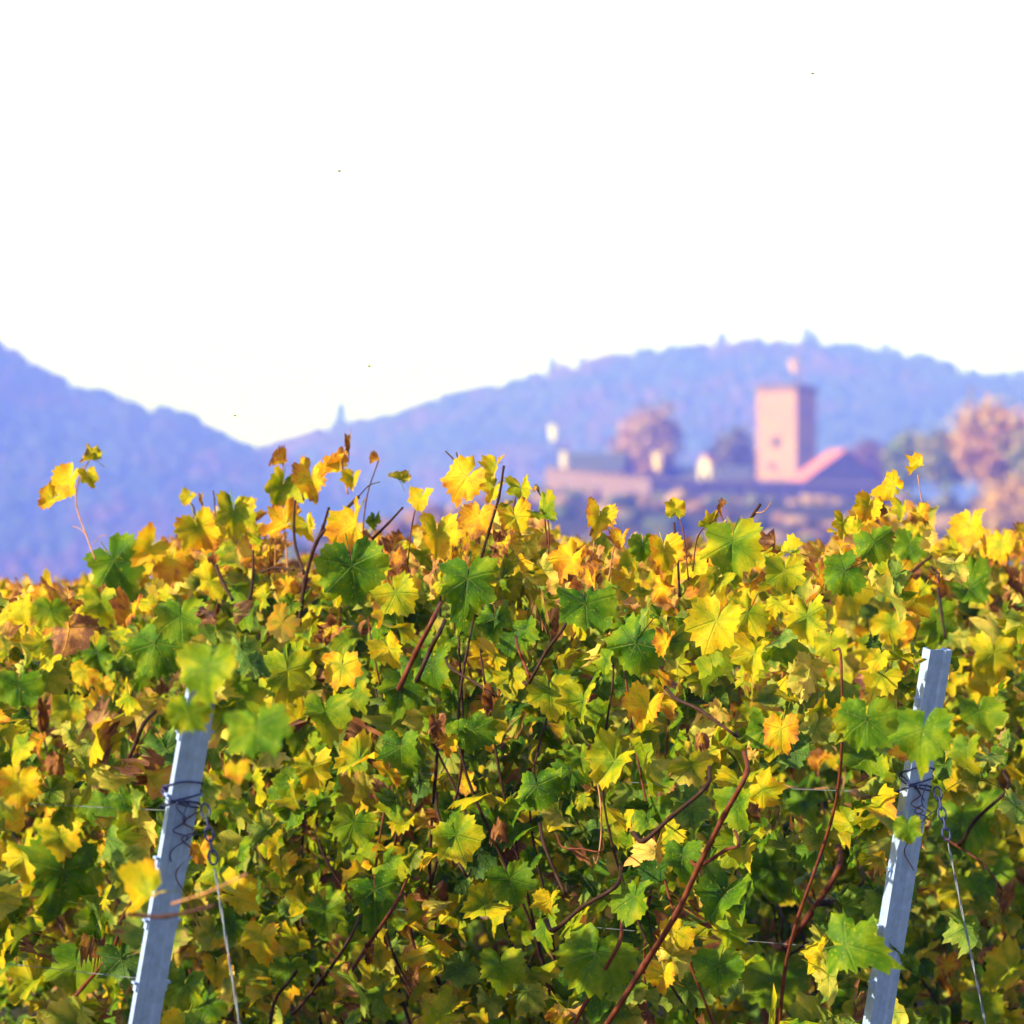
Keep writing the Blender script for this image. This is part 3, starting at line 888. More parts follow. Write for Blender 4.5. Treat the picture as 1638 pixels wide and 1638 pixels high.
def make_leaves(k, t0, t1, n, zlo, r_, thick=0.17):
    """candidate leaves of one plant: arrays pos, R3, size, age, seed, dry, variant"""
    n = int(n * 1.45)
    b = row_base(k)
    t = r_.uniform(t0, t1, n); s = np.clip(r_.normal(0, thick, n), -0.42, 0.42)
    h = zlo + (2.32 - zlo) * r_.uniform(0, 1, n) ** 0.92
    s = s * np.clip(1.15 - 0.35 * (h - 1.2), 0.6, 1.2)
    ground = ground_z(*(b + U * 0.5))
    xy = b[None] + t[:, None] * U + s[:, None] * NRM
    pos = np.concatenate([xy, (h + ground)[:, None]], 1)
    side = np.where(r_.random(n) < 0.5 + 1.6 * s, 1.0, -1.0)
    nrm = N3[None] * (side * r_.uniform(0.4, 1.1, n))[:, None] + UP * r_.normal(0.6, 0.45, n)[:, None] + r_.normal(0, 0.62, (n, 3))
    tip = -UP * r_.uniform(0.3, 1.3, n)[:, None] + N3 * (side * 0.45)[:, None] + U3 * r_.normal(0, 0.6, n)[:, None] + r_.normal(0, 0.25, (n, 3))
    px, py, dep = project(pos)
    size = r_.uniform(0.033, 0.070, n) * np.where(r_.random(n) < 0.18, 1.22, 1.0)
    topd = py - np.interp(px, *TOPLINE)
    size = size * np.clip(0.72 + topd / 500, 0.7, 1.0)
    age = age_field(px, py) + r_.normal(0, 0.165, n) + np.where(r_.random(n) < 0.08, 0.22, 0)
    dry = np.where(r_.random(n) < 0.11, r_.uniform(0.45, 1.0, n), r_.uniform(0, 0.38, n))
    dry = dry + 0.08 * (topd < 90)
    kind = r_.random(n)
    var = np.where(dry > 0.6, r_.integers(17, 22, n), np.where(kind < 0.70, r_.integers(0, 12, n), r_.integers(12, 17, n))) + 22 * r_.integers(0, 2, n)
    size = np.where(dry > 0.6, size * 0.8, size)
    rad = size * F_PX / dep
    keep = (topd > rad * 0.75 * r_.uniform(0.25, 1.0, n)) & ~blocks_post(px, py, dep, rad)
    if k in LEAN: keep &= t > -LEAN[k] * h - r_.uniform(0.02, 0.22, n) * (h > 1.45)
    return [a[keep] for a in (pos, basis(tip, nrm), size, np.clip(age, 0.02, 1), r_.random(n), np.clip(dry, 0, 1), var)]

plants = []                                             # dicts: row, t, root location, leaf arrays
def add_plant(k, t, n, zlo, label, group, span=0.62, thick=0.17, t0=None):
    r_ = np.random.default_rng(1000 + k * 50 + int(t * 10))
    b = row_base(k) + U * t
    loc = np.array([b[0], b[1], gz(*b)])
    L = make_leaves(k, t - span if t0 is None else t0, t + span, n, zlo, r_, thick)
    plants.append(dict(k=k, t=t, loc=loc, L=L, label=label, group=group, r=r_, hero=[]))
    return plants[-1]

FRONT = 'front vines at the row ends'
A0 = add_plant(0, 0.42, 1050, 0.62, 'vine around the leftmost steel post, its foliage reaching the left edge', FRONT, t0=-0.85)
A1 = add_plant(0, 1.5, 760, 0.62, 'vine in the left post\'s row, behind the leaves at the left edge', FRONT)
B0 = add_plant(1, 0.42, 1180, 0.62, 'vine growing round the right steel post with yellow green leaves at its top', FRONT, t0=-0.80)
B1 = add_plant(1, 1.5, 1050, 0.62, 'vine with the long red cane, left of the right steel post', FRONT)
B2 = add_plant(1, 2.6, 1020, 0.62, 'vine in the middle between the two posts under the large green leaves', FRONT)
B3 = add_plant(1, 3.7, 860, 0.62, 'vine with golden top shoots just right of the left steel post', FRONT)
add_plant(1, 4.8, 560, 0.9, 'vine seen above and behind the left steel post', FRONT)
C0 = add_plant(2, 1.6, 860, 0.62, 'vine at the right edge beyond the right steel post', FRONT)
C1 = add_plant(2, 2.7, 800, 0.62, 'vine of the third row showing just right of the right post', FRONT)
BACK = 'yellowing vines of the rows behind'
for k in range(2, 15):
    b = row_base(k)
    for j in range(0, 40):
        t = 0.5 + 1.1 * j
        if k == 2 and t < 3.2: continue
        q = b + U * t
        if q[1] > 30 or abs(q[0]) > 0.1184 * q[1] + 0.8: continue
        far = q[1] > 16
        add_plant(k, t, 400 if far else 540, 0.85 if far else 0.7, 'yellowing grapevine in the rows behind the front vines', BACK)

# ---- leaves placed one by one: (px, py, width px, tip angle in the picture clockwise from down, facing 0..1, age, dry, variant, metres in front)
def surf(px, py, off, force=None):
    """point on the near side of the foremost row along this line of sight"""
    d = ray(px, py)
    for k in ((0, 1, 2) if force is None else (force,)):
        b = row_base(k)
        s = (off + b @ NRM - CAM[:2] @ NRM) / (d[:2] @ NRM)
        X = CAM + d * s
        t = (X[:2] - b) @ U
        lim = -LEAN[k] * max(X[2], 0) - 0.12 if k in LEAN else -9
        if t > lim or force is not None: return X, k, t
    return X, 2, t
HERO = [
 # shoots standing above the hedge
 (106,776,84,25,.8,.74,.25,3,.10), (76,802,66,60,.65,.76,.3,13,.10), (144,768,52,-20,.45,.62,.2,14,.10), (141,735,52,90,.18,.58,.45,12,.10),
 (298,798,38,30,.8,.66,.3,6,.15), (322,801,30,0,.7,.8,.5,18,.15), (374,838,118,0,.95,.52,.42,2,.22), (322,858,104,-20,.85,.66,.15,5,.20), (232,884,92,40,.7,.76,.3,8,.2), (275,912,88,0,.8,.80,.35,1,.22),
 (447,790,92,20,.95,.50,.12,11,.15), (441,742,48,80,.4,.82,.55,17,.15), (486,742,40,10,.6,.78,.5,19,.15), (500,778,88,-10,.6,.78,.45,15,.15), (528,752,78,70,.45,.8,.35,13,.15), (547,735,56,180,.4,.74,.3,16,.15), (556,708,44,0,.6,.86,.7,18,.15), (563,772,48,10,.7,.68,.2,12,.15), (442,842,104,80,.6,.79,.3,14,.16), (492,848,64,-20,.5,.62,.2,15,.16), (570,856,124,-10,.85,.74,.3,4,.22), (598,836,40,0,.8,.22,.05,2,.2),
 (598,738,30,80,.3,.84,.5,17,.1), (632,764,48,90,.15,.6,.4,13,.1), (672,801,60,5,.8,.70,.2,6,.15), (737,777,112,40,.7,.73,.2,9,.16), (790,752,58,0,.7,.60,.3,12,.16), (786,788,66,30,.55,.62,.25,14,.16), (834,790,72,-15,.7,.54,.28,7,.16), (858,775,26,180,.6,.8,.7,19,.16), (876,826,64,-40,.5,.40,.2,13,.17), (700,868,104,0,.85,.68,.15,5,.24), (762,838,86,10,.8,.79,.4,3,.2), (828,838,78,-20,.8,.72,.35,1,.2), (735,900,66,0,.6,.86,.7,20,.22), (800,880,84,20,.6,.80,.75,21,.2),
 (957,838,84,10,.7,.70,.5,15,.18), (993,868,54,0,.7,.84,.55,12,.18), (1080,808,50,180,.85,.62,.3,9,.16), (1130,838,66,60,.6,.55,.25,14,.2), (1152,815,40,30,.5,.8,.75,18,.18), (1170,885,130,0,.8,.40,.12,0,.26), (1028,880,64,0,.8,.28,.1,4,.2), (1066,892,90,-10,.8,.72,.2,8,.22), (905,905,92,30,.7,.76,.3,2,.22), (950,930,62,0,.6,.86,.5,13,.24),
 (1426,770,70,125,.5,.73,.2,13,.12), (1463,750,50,100,.2,.66,.3,12,.12), (1386,820,72,20,.8,.73,.15,5,.16), (1347,846,62,10,.85,.69,.12,7,.18), (1402,878,86,-20,.85,.30,.08,10,.24), (1452,880,80,20,.8,.25,.1,1,.24), (1440,820,54,0,.6,.58,.4,14,.16), (1475,828,48,-30,.6,.74,.5,16,.16), (1550,850,90,0,.8,.74,.25,3,.15), (1600,880,80,0,.7,.72,.3,9,.15), (1630,935,70,0,.6,.9,.9,20,.2),
 # the large leaves of the face
 (566,926,140,-8,.97,.15,.03,4,.50), (746,945,132,6,.97,.17,.03,8,.50), (938,982,128,0,.97,.13,.03,1,.50), (1008,1045,118,30,.9,.20,.05,10,.46), (640,960,90,-30,.7,.5,.15,6,.44), (190,912,118,-30,.75,.24,.05,0,.36), (160,975,84,0,.8,.46,.08,5,.36), (80,985,80,0,.8,.44,.1,7,.36),
 (1062,1036,58,20,.6,.79,.25,13,.50), (1202,1062,100,15,.62,.62,.38,14,.50), (1330,1042,88,0,.9,.50,.05,9,.48), (1140,1010,120,20,.8,.62,.12,3,.46), (1360,962,92,-20,.8,.66,.15,11,.42), (1290,1000,96,0,.8,.58,.15,2,.44), (1255,925,84,0,.8,.48,.1,6,.36), (1340,920,90,60,.8,.16,.05,10,.38), (1425,1010,70,0,.7,.55,.1,4,.42), (1560,950,90,-40,.7,.24,.1,13,.3), (1500,1000,90,0,.7,.30,.08,8,.34),
 (930,1132,84,5,.75,.50,.05,12,.52), (972,1232,116,40,.7,.50,.22,13,.50), (1030,1142,92,20,.7,.76,.35,15,.48), (880,1120,104,0,.8,.46,.15,6,.46), (790,1000,80,0,.7,.2,.05,2,.42), (690,1080,100,0,.9,.17,.04,4,.42), (760,1180,90,-20,.9,.16,.04,7,.42), (640,1110,96,10,.9,.16,.04,0,.42),
 (698,1168,66,0,.7,.95,1,20,.5), (786,1132,62,20,.7,.97,1,17,.5), (716,1196,56,0,.7,.78,.4,14,.48), (626,1048,76,-30,.7,.66,.25,15,.48), (520,1015,84,60,.6,.86,.8,21,.42), (560,1220,96,65,.5,.58,.1,13,.50), (545,1080,90,0,.7,.72,.15,1,.40), (640,1210,92,0,.8,.2,.05,5,.46), (860,1270,90,-10,.8,.22,.05,10,.44),
 (70,1148,84,0,.7,.95,.95,18,.40), (62,1196,56,20,.7,.9,.45,16,.42), (95,1225,64,0,.6,.92,.9,19,.40), (130,1082,60,30,.8,.66,.1,7,.42), (165,1105,44,-20,.7,.82,.3,12,.42), (30,1265,88,0,.8,.72,.15,3,.38), (110,1140,70,0,.8,.5,.08,6,.42), (30,1110,96,0,.8,.13,.03,1,.34),
 (330,1080,128,0,.85,.36,.15,4,.62), (240,1045,118,20,.85,.22,.05,10,.50), (410,1180,136,-10,.9,.27,.06,1,.60), (300,1150,90,0,.8,.40,.15,7,.56), (460,1090,110,0,.8,.42,.12,8,.5), (378,1236,56,0,.9,.76,.1,9,.56), (290,1000,110,0,.8,.32,.1,3,.48), (520,1150,100,0,.8,.36,.1,5,.44),
 (100,1418,160,0,.97,.13,.02,8,.46), (40,1385,100,-20,.8,.60,.08,2,.46), (95,1350,84,0,.8,.58,.08,5,.48), (222,1440,120,75,.6,.60,.12,15,.62), (160,1300,86,0,.8,.18,.04,7,.42), (120,1560,120,0,.8,.34,.06,0,.44), (40,1580,110,30,.7,.55,.05,14,.44), (290,1592,100,10,.8,.34,.25,3,.40), (345,1560,70,0,.7,.70,.25,12,.42),
 (415,1512,84,5,.92,.67,.08,5,.50), (450,1390,54,0,.6,.68,.1,13,.48), (320,1370,64,0,.7,.80,.45,16,.42), (390,1440,90,-60,.7,.64,.2,11,.44), (500,1240,86,0,.8,.62,.12,2,.46),
 (1232,1412,124,0,.9,.26,.06,4,.50), (1148,1445,120,25,.85,.2,.06,13,.50), (1372,1515,140,-70,.92,.29,.08,8,.62), (1235,1582,150,0,.93,.32,.14,1,.50), (945,1545,150,20,.93,.30,.08,10,.48), (1180,1300,96,0,.85,.28,.06,6,.48), (1290,1290,90,-20,.8,.24,.05,2,.46), (1452,1332,62,0,.9,.36,.08,9,.66), (1472,1185,124,5,.92,.27,.08,0,.66), (1385,1170,124,0,.9,.24,.06,7,.60), (1150,1560,100,0,.8,.18,.05,4,.46), (1090,1380,84,0,.8,.2,.05,5,.46),
 (762,1452,96,65,.6,.52,.15,13,.50), (735,1352,110,-20,.8,.44,.1,11,.50), (690,1632,124,60,.6,.52,.50,14,.52), (590,1532,58,0,.7,.9,.85,18,.46), (660,1572,56,0,.7,.93,.9,21,.46), (600,1440,116,0,.85,.2,.05,8,.44), (520,1470,90,0,.8,.30,.1,2,.42), (820,1420,96,-20,.8,.26,.06,6,.46), (880,1450,60,10,.7,.68,.12,12,.48), (1010,1450,100,0,.8,.30,.06,3,.46), (800,1560,96,0,.7,.36,.06,5,.46), (1060,1570,70,0,.7,.72,.4,15,.42), (560,1330,96,20,.8,.36,.08,1,.44), (460,1560,80,0,.7,.34,.08,7,.42), (1250,1180,86,0,.7,.78,.35,9,.46), (1310,1225,60,40,.6,.84,.5,16,.46), (1120,1185,50,0,.6,.88,.8,19,.46),
 (1540,1335,120,0,.85,.17,.05,10,.36), (1590,1410,110,-30,.8,.24,.06,4,.34), (1606,1440,70,0,.6,.92,.95,20,.40), (1530,1440,90,10,.7,.56,.08,2,.36), (1600,1560,110,60,.7,.56,.1,13,.4), (1515,1550,56,0,.7,.84,.5,16,.38), (1570,1150,100,0,.8,.34,.06,6,.36), (1590,1060,100,0,.8,.6,.15,8,.34), (1545,1210,80,0,.8,.44,.1,5,.36), (1570,1620,90,0,.8,.36,.08,1,.36),
]
def plant_for(k, t):
    c = [p for p in plants if p['k'] == k]
    return min(c, key=lambda p: abs(p['t'] - t))

hero_xyz = []
for (px, py, w, rot, face, age, dry, var, off) in HERO:
    X, k, t = surf(px, py, off, None if off < 0.56 else (0 if px < 600 else 1))
    dist = X[1]
    age = age + 0.07 if age < 0.2 else age
    w *= 0.86 if py < 900 else 0.92
    if py < 905 and age > 0.45 and var < 12: var = 12 + var % 5 if var % 3 else var
    a = R(rot)
    view = -ray(px, py); view /= np.linalg.norm(view)
    right = np.array([1.0, 0, 0])
    tip = -UP * math.cos(a) - right * math.sin(a)
    rr = np.random.default_rng(int(px * 7 + py))
    lean_ = UP * 0.75 + N3 * 0.35 + right * rr.normal(0, 0.4)
    face = 0.35 + 0.5 * face
    nrm = view * face + lean_ * (1 - face) * 1.6 + rr.normal(0, 0.16, 3)
    Rm = basis(tip[None], nrm[None])[0]
    size = w / F_PX * dist / 1.72
    X = X - Rm[:, 1] * size * 0.3                      # w is centred on the blade, the stalk joins above it
    plant_for(k, t)['hero'].append((X, Rm, size, age, rr.random(), dry, var))
    hero_xyz.append((px, py, w / 2, X[1]))

# ---- canes drawn one by one: (points in the picture, radius px, bark, metres in front)
CANES = [
 ([(478,1000),(488,930),(506,868),(532,836),(573,795)], 5.2, 'd', .20), ([(506,868),(517,842),(526,812)], 4.2, 'd', .20), ([(487,918),(474,880),(470,846),(472,800)], 4.0, 'd', .20), ([(573,795),(590,777),(607,771)], 1.6, 'd', .20),
 ([(766,905),(782,850),(798,795),(806,745)], 3.8, 'd', .20), ([(784,905),(795,870),(800,850)], 3.6, 'r', .2), ([(1087,955),(1084,895),(1078,836)], 3.4, 'd', .18), ([(742,765),(728,738),(713,722)], 2.4, 'd', .12), ([(738,752),(733,736),(730,724)], 2.4, 'd', .12),
 ([(596,862),(620,838),(644,812)], 3.4, 'd', .18), ([(1194,842),(1206,822),(1216,807)], 4.6, 'd', .2), ([(1207,820),(1222,818),(1234,803)], 1.4, 'p', .2), ([(556,790),(548,745),(553,715)], 2.2, 'p', .16), ([(486,800),(478,770),(470,742)], 2.2, 'd', .16),
 ([(152,895),(138,856),(123,812),(124,775),(142,738)], 2.0, 'p', .10), ([(138,856),(128,846),(116,842)], 1.2, 'p', .10), ([(150,870),(160,858),(171,856)], 0.9, 'p', .1), ([(1482,835),(1474,800),(1468,760)], 1.5, 'p', .12), ([(1430,800),(1428,780)], 2.2, 'p', .12), ([(345,830),(343,800),(341,785)], 2.0, 'd', .15), ([(310,830),(310,812),(300,800)], 2.2, 'd', .15),
 ([(955,1660),(1030,1545),(1082,1462),(1118,1385),(1158,1305),(1194,1238)], 7.6, 'r', .55), ([(1118,1385),(1160,1360),(1182,1352)], 5.0, 'r', .52), ([(1255,1515),(1296,1462),(1342,1388)], 8.2, 'r', .52), ([(1252,1470),(1250,1505),(1262,1530)], 3.5, 'd', .50), ([(1308,1448),(1340,1438),(1380,1412)], 4.0, 'd', .5),
 ([(640,1098),(664,1046),(694,988)], 7.0, 'r', .50), ([(668,1086),(688,1040),(704,1010)], 6.0, 'd', .50), ([(846,1092),(874,1042),(902,1004)], 4.2, 'd', .50), ([(848,1085),(838,1060),(828,1035)], 4.0, 'r', .5), ([(1030,1345),(1072,1308),(1130,1258)], 6.0, 'd', .48), ([(1082,1118),(1120,1136),(1176,1176)], 4.6, 'd', .50), ([(720,1068),(760,1092),(790,1112)], 3.4, 'd', .52),
 ([(208,1462),(265,1466),(345,1448)], 6.2, 'd', .64), ([(275,1446),(330,1428),(395,1398)], 3.0, 'p', .64), ([(92,1625),(132,1580),(180,1520),(196,1468)], 5.0, 'r', .44), ([(206,1215),(218,1186),(230,1158)], 6.0, 'd', .50), ([(1536,1350),(1560,1312),(1612,1262)], 5.0, 'd', .42), ([(886,1488),(930,1452),(985,1418)], 6.0, 'd', .48), ([(560,1555),(590,1510),(636,1440)], 5.0, 'r', .46), ([(470,1620),(520,1560),(560,1500)], 4.5, 'd', .44),
 ([(1500,940),(1506,980),(1512,1020)], 4.0, 'd', .36), ([(1450,925),(1470,905),(1490,890)], 4.2, 'd', .36), ([(700,1300),(720,1350),(745,1400)], 4.2, 'd', .44), ([(870,1350),(890,1400),(905,1430)], 4.4, 'd', .46), ([(960,1280),(962,1330),(955,1380)], 2.2, 'p', .46), ([(900,1355),(930,1358),(962,1362)], 2.4, 'r', .48), ([(1225,1560),(1260,1530),(1300,1500)], 4.0, 'd', .44),
 ([(905,1660),(950,1580),(990,1510)], 5.6, 'r', .44), ([(1600,1420),(1570,1380),(1510,1340)], 3.0, 'r', .40), ([(430,1660),(440,1600),(470,1560)], 4.6, 'd', .42), ([(1340,1285),(1352,1240),(1345,1210)], 2.0, 'p', .48), ([(1240,1252),(1290,1262),(1345,1256)], 2.0, 'p', .48), ([(400,960),(405,915),(405,880)], 4.0, 'd', .25), ([(345,905),(358,935),(372,960)], 5.0, 'd', .3), ([(420,915),(440,908),(470,912)], 3.4, 'd', .25),
]
hero_canes = []
STEMS = []
for (px, py, w, rot, face, age, dry, var, off) in HERO:
    tl = float(np.interp(px, *TOPLINE))
    near_cane = min(math.hypot(px - x, py - y) for c_ in CANES for x, y in c_[0]) < 26
    if py < tl + 6 and off < 0.25 and px > 160 and not near_cane:
        s_ = math.sin(px * 1.7) * 22
        top = (px - math.sin(R(rot)) * -w * 0.25, py - math.cos(R(rot)) * w * 0.25)
        mid = ((px + s_ * 0.6) , (py * 0.5 + (tl + 25) * 0.5))
        STEMS.append(([(px + s_, max(tl, py) + 62), mid, top], 1.9, 'p' if px % 2 else 'r', off - 0.01))
CANES += STEMS
for pts, rp, bark, off in CANES:
    W = []
    k0_ = None
    for px, py in pts:
        X, k, t = surf(px, py, off, None if off < 0.56 else (0 if px < 600 else 1))
        if k0_ is None: k0_, t0_ = k, t
        W.append(X)
    # keep one cane at one row even where its points fall on different ones
    b = row_base(k0_); W = []
    for px, py in pts:
        d = ray(px, py); W.append(CAM + d * ((off + b @ NRM - CAM[:2] @ NRM) / (d[:2] @ NRM)))
    W = np.array(W)
    if off >= 0.4 and off < 0.6:
        back = np.array([0.0, 0.26, 0.02])
        W = np.vstack([W[0] + (W[0] - W[1]) * 0.25 + back, W, W[-1] + (W[-1] - W[-2]) * 0.25 + back])
    hero_canes.append((plant_for(k0_, t0_), W, 0.68 * rp / F_PX * W[:, 1].mean(), bark))

# random leaves make way for those placed one by one
cpts = []
for p, W, r_, bark in hero_canes:
    q = smooth_path(W, 6); a, b, c = project(q)
    cpts += [(x, y, 4.0, d) for x, y, d in zip(a, b, c)]
hz = np.array(hero_xyz); cz_ = np.array(cpts)
for p in plants:
    if p['k'] > 2: continue
    pos, R3, size = p['L'][:3]
    blade = pos + R3[:, :, 1] * size[:, None] * 0.3
    px, py, dep = project(blade); rad = size * F_PX / dep * 0.86
    d = np.hypot(px[:, None] - hz[None, :, 0], py[:, None] - hz[None, :, 1])
    bad = ((d < (hz[None, :, 2] * 0.72 + rad[:, None] * 0.45)) & (dep[:, None] < hz[None, :, 3] + 0.03)).any(1)
    d = np.hypot(px[:, None] - cz_[None, :, 0], py[:, None] - cz_[None, :, 1])
    bad |= ((d < rad[:, None] * 0.55 + 2) & (dep[:, None] < cz_[None, :, 3] + 0.02)).any(1)
    p['L'] = [a[~bad] for a in p['L']]

# ---- join placed and grown leaves, see which of them show
for p in plants:
    if p['hero']:
        h = list(zip(*p['hero']))
        p['L'] = [np.concatenate([a, np.array(b)]) for a, b in zip(p['L'], h)]
    n = len(p['L'][0]); nh = len(p['hero'])
    p['ishero'] = np.arange(n) >= n - nh
CELL = 3.0; GW = int(W_PX / CELL)
zbuf = np.zeros((GW, GW), bool)
allp = [(i, j) for i, p in enumerate(plants) for j in range(len(p['L'][0]))]
pos = np.concatenate([p['L'][0] + p['L'][1][:, :, 1] * p['L'][2][:, None] * 0.3 for p in plants])
rsz = np.concatenate([p['L'][2] * np.sqrt(0.25 + 0.75 * np.abs(p['L'][1][:, 1, 2])) for p in plants])
px, py, dep = project(pos); rad = rsz * F_PX / dep * 0.72
vis = np.zeros(len(allp), int)
for q in np.argsort(dep):
    x, y, r_ = px[q], py[q], rad[q]
    i0, i1, j0, j1 = int((x - r_) / CELL), int((x + r_) / CELL) + 1, int((y - r_) / CELL), int((y + r_) / CELL) + 1
    i0, j0, i1, j1 = max(i0, 0), max(j0, 0), min(i1, GW), min(j1, GW)
    if i0 >= i1 or j0 >= j1: continue
    blk = zbuf[j0:j1, i0:i1]
    yy, xx = np.ogrid[j0:j1, i0:i1]
    disc = ((xx + .5) * CELL - x) ** 2 + ((yy + .5) * CELL - y) ** 2 < r_ * r_
    vis[q] = int((disc & ~blk).sum())
    blk |= disc
o_ = 0
for p in plants:
    n = len(p['L'][0]); v = vis[o_:o_ + n].copy(); o_ += n
    v[p['ishero']] += 10000
    order = np.argsort(-v)
    pick = order[:300]
    p['pick'] = pick[v[pick] >= 7]

# ---- build the vines
BARK = {'d': M_CANE_DARK, 'r': M_CANE, 'p': M_CANE_PALE}
def transform(variant, pos, R3, size):
    V, T, uv = LEAF_LO[variant]
    return V @ R3.T * size + pos, T, uv
leaf_objs = 0
for p in plants:
    k, loc, r_ = p['k'], p['loc'], p['r']
    root = tag(empty('grapevine', loc), p['label'], 'grapevine', p['group'])
    p['root'] = root
    pos, R3, size, age, seed, dry, var = p['L']
    picked = np.zeros(len(pos), bool); picked[p['pick']] = True
    for j in p['pick']:
        o = bpy.data.objects.new('leaf', LEAF_ME[int(var[j])])
        COL.objects.link(o); o.parent = root
        M = np.eye(4); M[:3, :3] = R3[j] * size[j]; M[:3, 3] = pos[j] - loc
        o.matrix_local = Matrix(M.tolist())
        o.color = (float(age[j]), float(seed[j]), float(dry[j]), 1)
        leaf_objs += 1
    rest = np.where(~picked)[0]
    Vs, Ts, Us, Cs, n = [], [], [], [], 0
    for j in rest:
        V, T, uv = transform(int(var[j]), pos[j] - loc, R3[j], size[j])
        Vs.append(V); Ts.append(T + n); Us.append(uv); n += len(V)
        Cs.append(np.tile([age[j], seed[j], dry[j], 1.0], (len(V), 1)))
    if Vs:
        o = link('foliage', mesh_np('foliage', np.concatenate(Vs), np.concatenate(Ts), M_LEAFS, np.concatenate(Us), np.concatenate(Cs)), root)
        tag(o, kind='stuff')
    # wood: trunk, two arms, shoots
    m = MB()
    pts = smooth_path([(0, 0, -0.05), (0.03, 0.02, 0.25), (-0.02, 0.03, 0.5), (0.02, 0, 0.78)], 4)
    m.tube(pts, np.linspace(0.032, 0.022, len(pts)) * (1 + r_.normal(0, 0.08, len(pts))), 8)
    m.build('trunk', M_TRUNK, root, smooth=True)
    u3 = np.array([*U, 0.0]); n3 = N3
    for s in (-1, 1):
        m = MB(); pts = smooth_path([(0.02, 0, 0.76), tuple(u3 * s * 0.15 + UP * 0.86), tuple(u3 * s * 0.35 + UP * 0.88), tuple(u3 * s * 0.52 + UP * 0.86)], 4)
        m.tube(pts, np.linspace(0.014, 0.006, len(pts)), 6); m.build('arm', M_CANE_DARK, root, smooth=True)
    if k <= 2:
        for c in range(8 if k < 2 else 7):
            s0 = r_.uniform(-0.5, 0.5); face = c < 7
            f0 = r_.uniform(0.05, 0.28) if face else r_.uniform(-0.1, 0.05)
            topz = r_.uniform(1.55, 1.92)
            a = u3 * s0 + UP * 0.87
            e = u3 * (s0 + r_.normal(0, 0.24)) + n3 * f0 + UP * topz
            mid1 = a * 0.66 + e * 0.34 + u3 * r_.normal(0, 0.05) + n3 * r_.uniform(0, 0.1); mid2 = a * 0.3 + e * 0.7 + u3 * r_.normal(0, 0.05) + n3 * r_.uniform(0, 0.12)
            top = project((e + loc)[None]); 
            pts = smooth_path([a, mid1, mid2, e, e + UP * 0.03 + np.array([0, 0.22, 0])], 7)
            w = project(pts + loc)
            ok = w[1] > np.interp(w[0], *TOPLINE) + 12
            if k in LEAN:
                ok &= ~blocks_post(w[0], w[1], w[2], np.full(len(pts), 6.0))
            pts = pts[:int(np.argmin(ok)) if not ok.all() else len(pts)]
            if len(pts) < 5: continue
            rr = np.linspace(0.0040, 0.0018, len(pts)) * r_.uniform(0.75, 1.15)
            rr[::3] *= 1.28                                   # nodes
            V, T = tube_arrays(pts, rr, 6)
            link('cane', mesh_np('cane', V, T, BARK['drp'[int(r_.choice(3, p=[.6, .4, 0]))]]), root)
for p, W, rad_, bark in hero_canes:
    q = smooth_path(W, 6) - p['loc']
    rr = np.linspace(rad_ * 1.0, rad_ * 0.72, len(q)); rr[::6] *= 1.25
    V, T = tube_arrays(q, rr, 8)
    link('cane', mesh_np('cane', V, T, BARK[bark]), p['root'])
print('LEAVES', leaf_objs, 'plants', len(plants), 'rest', sum(len(p['L'][0]) for p in plants) - leaf_objs)

